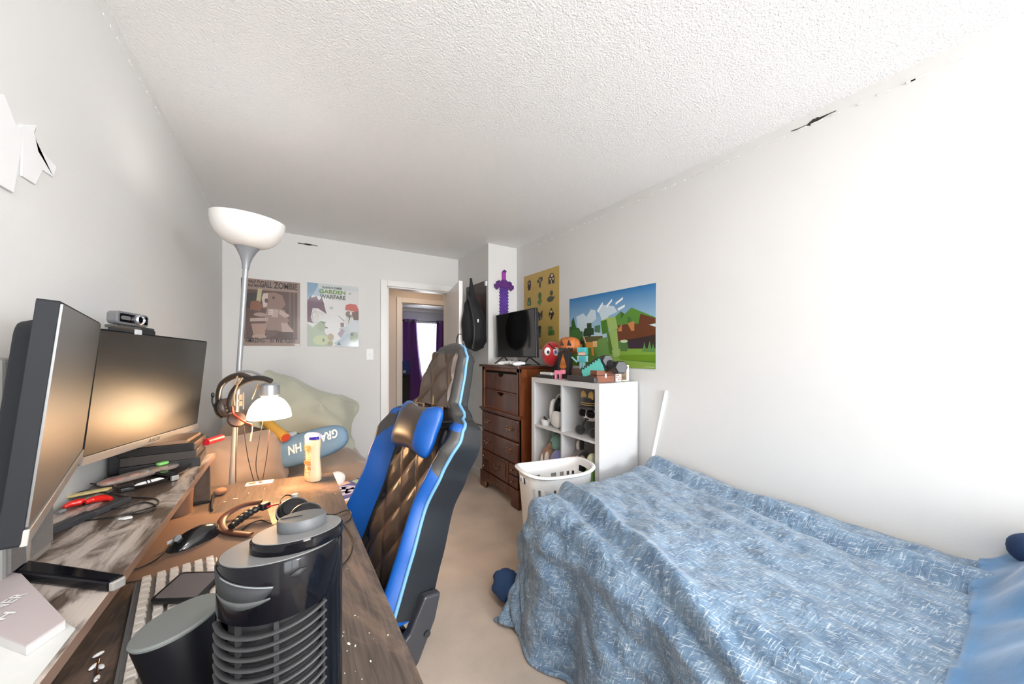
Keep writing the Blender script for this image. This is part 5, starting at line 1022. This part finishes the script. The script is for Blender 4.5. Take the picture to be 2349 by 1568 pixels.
# jewel-like trinket and crumbs
tr_=thing('beaded_trinket','small white petal-shaped beaded trinket on the desk by the keyboard','trinket',(-.308,.954,.75)); b=MB()
for x,y,a in((226,1500,.6),(214,1528,1.2),(232,1528,2.2),(222,1555,1.7)): p=at(x,y,Z=.755); b.ell(p,(.008,.004,.003),rot=(0,0,a),seg=12,rings=8)
b.build('white_petals',white,tr_,smooth=180,world=True); MB().tube(spline([at(227,1510,Z=.755),at(222,1535,Z=.755),at(222,1560,Z=.755)],5),.0025,6).build('brass_link',brass,tr_,smooth=60,world=True)
dust=MB(); random.seed(21)
for k in range(70):
    px_=random.uniform(500,960); py_=random.uniform(1100,1560)
    p=at(px_,py_,Z=.751)
    if p.x>.16-.0*p.y or p.x<-.2 or p.y>1.80: continue
    if abs(p.x+.008)<.09 and abs(p.y-.546)<.09: continue
    s=random.uniform(.0005,.0014)*(1.6 if k%9==0 else 1); dust.ell((p.x,p.y,.7506+s*.3),(s*1.6,s,s*.5),seg=6,rings=4,rot=(0,0,random.random()*3))
o=dust.build('desk_crumbs',paper); tag(o,'pale crumbs and dust flecks scattered over the dark desktop','crumbs',kind='stuff')
cr=MB()
for (x,y,s) in((540,1143,.006),(515,1150,.003),(570,1130,.003),(800,1475,.003),(815,1480,.002),(783,1460,.003),(850,1515,.002),(890,1455,.0015)): p=at(x,y,Z=.7515); cr.ell((p.x,p.y,.7512),(s*1.5,s*.7,.001),seg=10,rings=5,rot=(0,0,x))
o=cr.build('paper_bits',paper); tag(o,'larger white paper bits lying on the desktop','paper bits',kind='stuff')
# ============================================================ THINGS ON THE RISER
def rz_(x,y,z=0): return at(x,y,Z=RZ+z)
cs=('white_tab','')
for k,(w_,d_,h_,c_,lb) in enumerate(((.32,.19,.028,(.02,.018,.018),'bottom dark case of the stack at the far end of the riser'),(.30,.18,.028,(.05,.04,.036),'second dark case from the bottom of the stack on the riser'),(.29,.18,.026,(.018,.016,.015),'third case of the stack, nearly black, on the riser'),(.26,.15,.011,(.26,.15,.09),'thin brown case on top of the stack at the far riser end'))):
    z0=RZ+.0005+sum((.028,.028,.026,.011)[:k])+.0005*k
    o=MB().box((-.365,1.655-.004*k,z0+h_/2),(d_,w_*.52,h_),rot=(0,0,R(4-3*k))).build('flat_case',mat('case_%d'%k,c_,.35),bevel=.002); tag(o,lb,'case',group='stacked cases at the end of the riser')
rt_=thing('red_tube','red round tube sticking out over the riser end from the case stack','tube',rz_(490,1008,.05)); a=at(473,1009,d=1.36); e=at(505,1005,d=1.34)
a=Vector((-.268,1.70,RZ+.055)); e=Vector((-.232,1.76,RZ+.055))
MB().tube([a,e],.0125,16).build('tube_body',red,rt_,smooth=40,world=True); MB().tube([e,e+(e-a)*.03],.008,16).build('pale_core',mat('core_pink',(.8,.35,.35),.5),rt_,world=True)
o=MB().lathe([(0,0),(.0085,0),(.009,.002),(.009,.052),(.008,.055),(0,.055)],20,Matrix.Translation(rz_(436,1054)+Vector((0,0,.0003)))).build('teal_stick',mat('stick_teal',(.30,.62,.60),.35),smooth=40); tag(o,'upright pale teal glue stick at the riser front edge','glue stick')
# oval tray with blister pack
tc2=(rz_(205,1105,.0)+rz_(440,1068,.0))/2; o=MB().lathe([(0,.002),(.07,.002),(.082,.012),(.084,.013),(.082,.010),(.07,.0),(0,0)],40,Matrix.Translation((-.355,1.50,RZ+.0005))@Matrix.Rotation(R(70),4,'Z'),sx=1.35,sy=.8).build('oval_tray',mat('tray_dark',(.05,.038,.034),.2,coat=.5),smooth=50); tag(o,'dark glossy oval tray on the riser under the clear pack','tray')
bp2=thing('clear_pack','clear plastic pack of sweets with a green cap lying on the oval tray','pack',(-.36,1.49,RZ+.01)); PMx=frame(rz_(222,1112,.017),rz_(408,1064,.017)-rz_(222,1112,.017),(0,1,0)); Lp_=(rz_(408,1064,.017)-rz_(222,1112,.017)).length
b=MB(); b.ell((Lp_/2,.0,.0),(Lp_/2,.028,.009),e=.6,M=PMx,seg=40,rings=12,nz=.06,ns=50); b.build('clear_blister',mat('clear_film',(.55,.42,.36),.12,alpha=.45,coat=.6),bp2,smooth=180,world=True)
for k,(x,c_) in enumerate(((.10,(.5,.10,.05)),(.16,(.4,.08,.04)),(.24,(.5,.10,.06)),(.42,(.6,.3,.15)),(.56,(.35,.5,.4)),(.50,(.3,.14,.07)),(.68,(.25,.14,.05)),(.80,(.3,.2,.07)))): MB().ell((Lp_*x,.004*math.sin(k*2),.002),(.012,.010,.005),M=PMx,seg=12,rings=8).build('sweet',mat('sweet_%d'%k,c_,.3),bp2,smooth=180,world=True)
MB().ell((Lp_*.80,.006,.014),(.015,.011,.005),e=.6,M=PMx,seg=20,rings=10).build('green_cap',mat('cap_green',(.22,.55,.15),.4),bp2,smooth=180,world=True)
# yellow serrated strip
F=frame(rz_(133,1145,.004),rz_(250,1122,.004)-rz_(133,1145,.004),(0,1,0)); Ly=(rz_(250,1122,.004)-rz_(133,1145,.004)).length
pts=[(0,.012),(Ly,.010),(Ly+.006,.002),(Ly,-.006)]+[(Ly*(1-k/10),-.008-(.003 if k%2 else 0)) for k in range(11)]
o=MB().prism(pts,0,.005,F).build('yellow_strip',mat('strip_yellow',(.72,.58,.25),.4),bevel=.001); tag(o,'pale yellow strip with a wavy edge on the riser between monitor and pliers','strip')
# white game pad / earphone case
wt=thing('white_marker','white marker-like tool with black bands among cables on the riser','tool',rz_(340,1106)); a=rz_(306,1116,.008); e=rz_(376,1098,.008)
MB().tube([a,a.lerp(e,.15),a.lerp(e,.5),a.lerp(e,.85),e],[.003,.007,.008,.008,.003],12).build('barrel',white,wt,smooth=60,world=True)
for q in(.38,.5): c=a.lerp(e,q); MB().tube([c,c+(e-a)*.03],.009,12).build('black_band',black,wt,smooth=60,world=True)
bt_=MB(); bt_.box(rz_(290,1118,.006),(.03,.05,.012),rot=(0,0,R(20))); tag(bt_.build('black_adapter',black,bevel=.003),'small black adapter block beside the white marker on the riser','adapter')
# red handled pliers
rp=thing('red_handled_pliers','pliers with two red handles lying on the riser below the monitors','pliers',rz_(190,1155)); 
for pts in([(146,1163,.007),(165,1155,.009),(188,1150,.009),(194,1150,.008)],[(196,1152,.008),(215,1145,.009),(240,1142,.008),(255,1144,.006)]):
    P=[rz_(*p) for p in pts]; MB().tube(spline(P,6),[.0035+.005*math.sin(PI*min(1,(k+1)/20)) for k in range(19)],10).build('red_handle',mat('handle_red',(.75,.015,.01),.25,coat=.4),rp,smooth=60,world=True)
MB().tube([rz_(188,1150,.006),rz_(202,1152,.006)],.006,8).build('pivot',black,rp,smooth=60,world=True)
MB().tube([rz_(148,1170,.005),rz_(132,1176,.005)],.005,8).build('jaw',grey,rp,smooth=60,world=True)
# long dark bar
br_=thing('dark_bar','long flat charcoal bar lying at an angle on the riser','bar',rz_(190,1190)); a=rz_(82,1240,.0); e=rz_(292,1150,.0); F=frame(a,e-a,(0,0,1).__class__((0,1,0))); Lb=(e-a).length
MB().bb((0,-.012,.0005),(Lb*.55,.012,.016),M=frame(a,e-a,Vector((0,0,1)).cross(e-a))).build('thick_end',mat('bar_charcoal',(.035,.036,.042),.35),br_,world=True,bevel=.003)
MB().bb((Lb*.55,-.010,.0005),(Lb,.010,.013),M=frame(a,e-a,Vector((0,0,1)).cross(e-a))).build('thin_end',mat('bar_charcoal2',(.05,.05,.055),.35),br_,world=True,bevel=.002)
# cables on riser
def cable(label,pts,r=.0018):
    o=MB().tube(spline([rz_(x,y,.003) if len(q)==0 else rz_(x,y,q[0]) for x,y,*q in pts],7),r,6).build('cable',cbm,smooth=60); tag(o,label,'cable',group='thin black cables on the riser')
cable('thin black cable looping right of the red pliers on the riser',[(150,1140),(200,1125),(255,1132),(300,1140),(345,1142),(362,1147),(362,1155),(340,1165),(290,1178),(240,1188),(130,1200)])
cable('thin black cable loop around the white marker on the riser',[(200,1108),(260,1112),(310,1108),(350,1098),(395,1090),(412,1094),(400,1100),(360,1105),(300,1122),(250,1130)])
cable('second thin cable crossing under the dark bar on the riser',[(90,1228),(150,1196),(210,1172),(270,1165),(330,1152),(358,1160),(345,1172),(300,1180)])
o=MB().prism([(0,0),(.010,.006),(.022,.004),(.026,-.006),(.012,-.008)],0,.004,Matrix.Translation(rz_(270,1193)+Vector((0,0,.0005)))).build('paper_scrap',white,bevel=.001); tag(o,'torn white paper scrap alone on the riser','paper')
# near end: white sheet and printed card
Wp=[rz_(0,1265),rz_(60,1292),rz_(212,1352),rz_(190,1395),rz_(20,1600),rz_(-60,1600)]
Wp=[(max(-.485,min(-.252,p.x)),max(.45,p.y)) for p in Wp]
o=MB().prism([(-.484,1.07),(-.44,1.04),(-.30,.80),(-.256,.74),(-.256,.45),(-.484,.45)],RZ+.0005,RZ+.0015).build('white_sheet',mat('sheet_white',(.62,.62,.60),.4,var=.1,vscale=9)); tag(o,'glossy white sheet covering the near end of the riser','sheet')
Cp=[at(18,1283,Z=.945),at(150,1420,Z=.945),at(60,1480,Z=.945),at(-90,1420,Z=.945),at(-60,1290,Z=.945)]
cdt=thing('printed_card','pale grey card with white lettering resting on the sheet at the near riser end','card',(-.36,.85,RZ+.01)); Cpp=[(max(-.484,p.x),p.y) for p in Cp]
MB().prism(Cpp,RZ+.013,RZ+.015).build('card_face',mat('card_grey',(.46,.40,.40),.4),cdt,world=True)
MB().prism(Cpp,RZ+.0018,RZ+.0128).build('card_block',mat('card_side',(.52,.50,.49),.5),cdt,world=True)
o0=at(-45,1425,Z=.9455); u0=at(66,1360,Z=.9455)-o0; vdir=at(-60,1400,Z=.9455)-o0
fw=u0.length; FF=frame(o0,u0,(0,0,1).__class__((0,1,0)))
text('lettering','INNER',white,cdt,FF@Matrix.Translation((0,0,0)),fw,.017,.0006,shear=.15,bold=.02)
o1=at(-60,1462,Z=.9455); e1=at(44,1400,Z=.9455); text('lettering','ISH',white,cdt,frame(o1,e1-o1,Vector((0,1,0)))@Matrix.Translation(((e1-o1).length*.25,0,0)),(e1-o1).length*.75,.016,.0006,shear=.15,bold=.02)
# speakers
sp1=thing('grey_speaker','tall blurred grey speaker box behind the near monitor','speaker',(-.45,.98,RZ)); MB().bb((-.49,.93,RZ+.0005),(-.40,1.07,1.31)).build('cabinet',mat('speaker_grey',(.20,.19,.18),.7),sp1,world=True,bevel=.006)
MB().bb((-.40,.94,RZ+.02),(-.396,1.06,1.30)).build('cloth_front',mat('speaker_cloth',(.13,.125,.12),.9,bump=.4,bscale=300),sp1,world=True)
sp2=thing('black_speaker','black speaker box rising behind the far monitor','speaker',(-.44,1.7,RZ)); MB().bb((-.488,1.60,RZ+.0005),(-.415,1.74,1.405)).build('cabinet',matte,sp2,world=True,bevel=.004); MB().bb((-.415,1.61,RZ+.02),(-.411,1.73,1.395)).build('cloth_front',mat('sp_black_cloth',(.02,.02,.022),.8),sp2,world=True)
# webcam
wc=thing('webcam','grey webcam with a round lens clipped on the far monitor top','webcam',(-.40,1.46,1.39)); wcc=at(297,732,d=.93); F=frame(wcc,at(345,742,d=.99)-wcc,(0,0,1)); fwd=Vector((-wcc.x,-wcc.y,0)).normalized()
WCM=Matrix.Translation(wcc)@Matrix.Rotation(math.atan2(-.35,1)+R(90-12),4,'Z')@Matrix.Rotation(R(90),4,'X')
WCM=pmat(wcc.x,wcc.y,wcc.z,1.20,-.0,-.05)
MB().prism(rrect(.098,.034,.010),-.014,.010,WCM).build('webcam_body',mat('webcam_grey',(.13,.13,.135),.3,coat=.3),wc,world=True,bevel=.003)
MB().prism(rrect(.084,.022,.004),.010,.0115,WCM).build('front_plate',gloss,wc,world=True)
MB().lathe([(.014,.0),(.014,.017),(.011,.020),(.009,.016),(0,.015)],24,WCM@Matrix.Translation((.012,0,0))).build('lens',steel,wc,smooth=40,world=True); MB().cyl(.0085,.0155,.0165,20,WCM@Matrix.Translation((.012,0,0))).build('lens_glass',gloss,wc,smooth=40,world=True)
for x in(-.026,): MB().prism(rrect(.026,.010,.003),.0115,.0125,WCM@Matrix.Translation((x,0,0))).build('silver_badge',steel,wc,world=True)
text('lettering','HD',matte,wc,WCM@Matrix.Translation((.032,-.004,.0117)),.010,.007,0)
MB().bb((-.045,-.026,-.02),(.03,-.019,.006),M=WCM).build('clip_arm',mat('clip_grey',(.07,.068,.065),.4),wc,world=True,bevel=.002)
MB().bb((.008,-.040,.006),(.028,-.026,.010),M=WCM).build('clip_lip',lgrey,wc,world=True,bevel=.001)
# under the riser end: bin and microphone
o=MB().lathe([(0,0),(.036,0),(.040,.10),(.041,.15),(.038,.15),(.036,.01),(0,.008)],28,Matrix.Translation((-.335,1.66,.7503))).build('brown_cup',mat('cup_brown',(.16,.09,.06),.3),smooth=40); tag(o,'brown cup standing under the far end of the riser','cup')
mk=thing('desk_microphone','small microphone with a brown foam tip lying by the riser end','microphone',at(475,1112,Z=.765)); p=at(478,1112,Z=.768); q=at(400,1143,Z=.756)
p=Vector((-.24,1.79,.765)); MB().ell(p,(.022,.017,.0145),rot=(0,0,.4)).build('foam_tip',mat('foam_brown',(.22,.11,.07),.9),mk,smooth=180,world=True)
MB().tube(spline([p+Vector((-.018,-.012,-.003)),(-.255,1.74,.757),(-.25,1.68,.756),(-.24,1.62,.755)],6),.004,8).build('boom',black,mk,smooth=60,world=True)
MB().bb((-.32,1.72,.7505),(-.26,1.79,.76)).build('mic_base',black,mk,world=True,bevel=.002)
# ============================================================ HEADSETS HANGING ON THE LAMP
def arc3(c,ru,rv,u,v,a0,a1,n=24): return [Vector(c)+Vector(u)*ru*math.cos(R(a0+(a1-a0)*k/n))+Vector(v)*rv*math.sin(R(a0+(a1-a0)*k/n)) for k in range(n+1)]
h1=thing('hanging_headset','brown-black headset with boom microphone hanging on the lamp, left one','headset',at(520,915,d=1.46))
P=lambda x,y,d=1.46: at(x,y,d=d)
MB().tube(spline([P(512,958),P(503,935),P(501,905),P(508,882),P(528,866),P(552,860),P(575,868)],8),.0075,10,flat=1.6).build('headband',mat('hs_brown',(.045,.030,.022),.35,coat=.3),h1,smooth=60,world=True)
MB().tube(spline([P(508,945,1.45),P(503,915,1.45),P(507,890,1.45),P(516,878,1.45)],6),.003,6).build('silver_strip',steel,h1,smooth=60,world=True)
ec=Matrix.Translation(P(520,935,1.455))@Euler((R(80),R(-18),R(60))).to_matrix().to_4x4()
MB().lathe([(.030,-.016),(.036,-.006),(.036,.008),(.028,.015),(0,.017)],28,ec,sy=1.15).build('ear_cup',mat('hs_cup_brown',(.075,.05,.042),.35),h1,smooth=50,world=True)
MB().lathe([(.027,-.030),(.034,-.024),(.034,-.016),(.022,-.016)],28,ec,sy=1.15).build('ear_cushion',hbm,h1,smooth=50,world=True)
for k,(x,y) in enumerate(((517,930),(519,937),(522,945))): MB().ell(P(x,y,1.425),(.003,.003,.003),seg=10,rings=6).build('button',black,h1,smooth=180,world=True)
MB().tube(spline([P(504,945),P(494,938),P(487,922),P(487,908)],8),.003,8).build('boom_arm',black,h1,smooth=60,world=True); MB().ell(P(488,906),(.006,.006,.012),seg=12,rings=8).build('microphone',black,h1,smooth=180,world=True)
h2=thing('hanging_headset','dark padded headset with red inner band hooked over the reading light','headset',at(575,905,d=1.43))
P2=lambda x,y,d=1.43: at(x,y,d=d)
MB().tube(spline([P2(532,945),P2(527,925),P2(534,900),P2(552,880),P2(580,868),P2(605,868),P2(622,874)],8),.011,12).build('padded_headband',mat('hs_padded',(.030,.024,.022),.55),h2,smooth=60,world=True)
MB().tube(spline([P2(533,932,1.42),P2(536,948,1.42),P2(548,958,1.42),P2(560,967,1.42),P2(578,974,1.42)],8),.0075,8,flat=.5).build('red_inner_band',mat('hs_red',(.62,.06,.03),.35),h2,smooth=60,world=True)
ec=Matrix.Translation(P2(543,962,1.44))@Euler((R(65),R(10),R(20))).to_matrix().to_4x4(); MB().lathe([(.026,-.014),(.032,-.004),(.030,.010),(0,.014)],28,ec).build('ear_cup',mat('hs_cup_dark',(.05,.025,.018),.4),h2,smooth=50,world=True)
beige=mat('cord_beige',(.45,.30,.18),.5)
cd=thing('usb_cord','beige charging cord with plug and tag hanging on the lamp','cord',at(560,900,d=1.47)); P3=lambda x,y,d=1.40:at(x,y,d=d)
MB().tube(spline([P3(545,862),P3(538,880),P3(548,878),P3(556,866),P3(545,882),P3(537,905),P3(538,930)],8),.0028,6).build('coil',beige,cd,smooth=60,world=True)
MB().tube([P3(558,900),P3(558,938)],.0028,6).build('hanging_end',beige,cd,smooth=60,world=True)
MB().tube(spline([P3(594,884,1.5),P3(592,878,1.5),P3(586,895,1.5),P3(578,915,1.5)],6),.002,6).build('lamp_cord_loop',beige,cd,smooth=60,world=True)
MB().box(P3(552,910),(.016,.010,.022),rot=(0,0,.5)).box(P3(551,925),(.013,.008,.020),rot=(0,0,.5)).build('plug',mat('plug_beige',(.55,.40,.25),.4),cd,world=True,bevel=.002)
for k,(a,b_,e,lb) in enumerate((((543,965),(541,1040),(541,1106),'black cord hanging straight down from the lamp, leftmost of the four'),((559,975),(568,1045),(582,1102),'black cord from the lamp slanting right to the desk strip'),((589,1010),(588,1050),(593,1100),'short thin cord down to the desk strip between two others'),((618,985),(612,1045),(603,1098),'cord slanting left from the yellow roll to the desk strip'))):
    A_=at(*a,d=1.47 if k<2 else 1.5); E_=at(*e,Z=.7525) if k else at(*e,d=1.53)
    M_=at(*b_,d=1.48); 
    if k==2: A_=at(617,880,d=1.52).lerp(E_,.15)
    o=MB().tube(spline([A_,M_,E_],10),.0016,6).build('cable',cbm if k<3 else mat('cord_brown',(.05,.02,.012),.5),smooth=60); tag(o,lb,'cord',group='cords dangling from the lamp')
o=MB().tube([at(579,978,d=1.47),at(578,990,d=1.47),at(576,996,d=1.47),at(574,1011,d=1.47)],[.0018,.0018,.0035,.003],8).build('jack_plug_cord',mat('jack_cream',(.70,.55,.35),.4),smooth=60); tag(o,'cream audio jack plug dangling just below the reading light','plug')
# ============================================================ FAR ROOM
pc=mat('purple_curtain',(.20,.06,.33),.75,sheen=.3); rodm=mat('rod_dark',(.03,.025,.03),.4)
def curtain(label,x0,x1,x0b,x1b,z0,z1):
    t=thing('curtain',label,'curtain',((x0+x1)/2,FY-.1,z1),group='purple curtains in the far room')
    def f(i,j):
        z=z1+(z0-z1)*j; a=x0+(x0b-x0)*j**1.5; b=x1+(x1b-x1)*j**1.5; return Vector((a+(b-a)*i,FY-.12+.035*math.sin(i*(x1-x0)*38)*(1-.3*j),z))
    MB().grid(f,60,20).build('cloth',pc,t,smooth=180,world=True,solid=.004)
    for k in range(3): MB().lathe([(.022,-.004),(.028,0),(.022,.004),(.016,0),(.022,-.004)],16,Matrix.Translation((x0+(x1-x0)*(k+.5)/3,FY-.165,z1-.05))@Matrix.Rotation(PI/2,4,'X')).build('grommet',steel,t,smooth=60,world=True)
curtain('left purple curtain seen through the far doorway, gathered to the right at its hem',2.28,2.63,2.28,2.86,.02,2.14); curtain('right purple curtain seen through the far doorway',3.13,3.62,3.06,3.7,.02,2.14)
o=MB().tube([(2.1,FY-.13,2.10),(3.75,FY-.13,2.10)],.012,10).build('curtain_rod',rodm,smooth=60); tag(o,'dark curtain rod above the window in the far room','curtain rod')
vbl=thing('vertical_blinds','white vertical blinds hanging in the far room window','blinds',(2.9,FY-.03,2.08)); vm=mat('blind_vane',(.80,.82,.85),.6,emit=.0)
MB().bb((2.5,FY-.05,2.06),(3.25,FY-.01,2.10)).build('head_rail',white,vbl,world=True)
for k in range(10): MB().box((2.54+.074*k,FY-.03,1.37),(.068,.003,1.38),rot=(0,0,R(38))).build('vane',vm,vbl,world=True)
hs=thing('dark_stand','narrow dark stand with a small blue box in the far room','stand',(2.36,8.2,0)); MB().bb((2.16,8.15,0),(2.36,8.4,.76)).build('cabinet',rodm,hs,world=True)
MB().bb((2.16,8.15,.78),(2.36,8.4,.80)).build('top',rodm,hs,world=True); o=MB().bb((2.18,8.17,.801),(2.34,8.27,1.12)).build('blue_box',mat('box_blue',(.05,.09,.3),.4)); tag(o,'small blue and white box on the dark stand in the far room','box')
MB().bb((2.20,8.165,.84),(2.26,8.17,.90)).build('white_label',white,o)
# ============================================================ LIGHT AND CAMERA
def area(name,loc,rot,sx,sy,e,col):
    l=bpy.data.lights.new(name,'AREA'); l.shape='RECTANGLE'; l.size=sx; l.size_y=sy; l.energy=e; l.color=col
    o=bpy.data.objects.new(name,l); COL.objects.link(o); o.location=loc; o.rotation_euler=rot; return o
area('window_daylight',((WX0+WX1)/2,YF-.13,(WZ0+WZ1)/2),(R(90),0,0),WX1-WX0,WZ1-WZ0,112,(.93,.97,1.))
area('far_window_daylight',((fx0+fx1)/2,FY+.11,(fz0+fz1)/2),(R(-90),0,0),fx1-fx0,fz1-fz0,45,(.92,.96,1.))
area('overhead_fill_light',(.45,-.25,2.40),(0,0,0),.4,.4,17,(1.,.98,.95))  # added fill above the camera, brightens floor and bed; no fixture exists
pl_=bpy.data.lights.new('reading_bulb_light','POINT'); pl_.energy=8; pl_.color=(1.,.56,.26); pl_.shadow_soft_size=.04
po=bpy.data.objects.new('reading_bulb_light',pl_); COL.objects.link(po); po.location=rc+Vector((0,0,-.055))
hl=area('hall_fill_light',(1.5,4.4,2.38),(0,0,0),.3,.3,5,(1.,.82,.64))  # added warm fill to brighten the hall, not a known lamp
cl=bpy.data.lights.new('rear_fill_light','POINT'); cl.energy=135; cl.color=(.95,.975,1.); cl.shadow_soft_size=.2  # added fill behind the camera to even out the room, no real lamp
co2=bpy.data.objects.new('rear_fill_light',cl); COL.objects.link(co2); co2.location=(1.5,-2.6,1.45)
bl=bpy.data.lights.new('bowl_bulb_light','POINT'); bl.energy=.9; bl.color=(1.,.97,.93); bl.shadow_soft_size=.05
bo_=bpy.data.objects.new('bowl_bulb_light',bl); COL.objects.link(bo_); bo_.location=LM@Vector((0,0,.15))
w=bpy.data.worlds.new('world'); SC.world=w; w.use_nodes=True; bg=w.node_tree.nodes['Background']
sky=w.node_tree.nodes.new('ShaderNodeTexSky'); sky.sky_type='NISHITA'; sky.sun_disc=False; sky.sun_elevation=R(40)
w.node_tree.links.new(sky.outputs['Color'],bg.inputs['Color']); bg.inputs['Strength'].default_value=.25
cam=bpy.data.cameras.new('camera'); co_=bpy.data.objects.new('camera',cam); COL.objects.link(co_)
cam.sensor_fit='HORIZONTAL'; cam.sensor_width=36.; cam.lens=36*FPX/2349.
cam.shift_y=-(784-808)/2349.; cam.clip_start=.02
co_.location=(0,0,EYE); co_.rotation_euler=(R(90),0,-TH); SC.camera=co_
vs=SC.view_settings; SC.display_settings.display_device='sRGB'; vs.view_transform='Standard'; vs.look='None'; vs.gamma=1; vs.use_curve_mapping=False; vs.exposure=.36
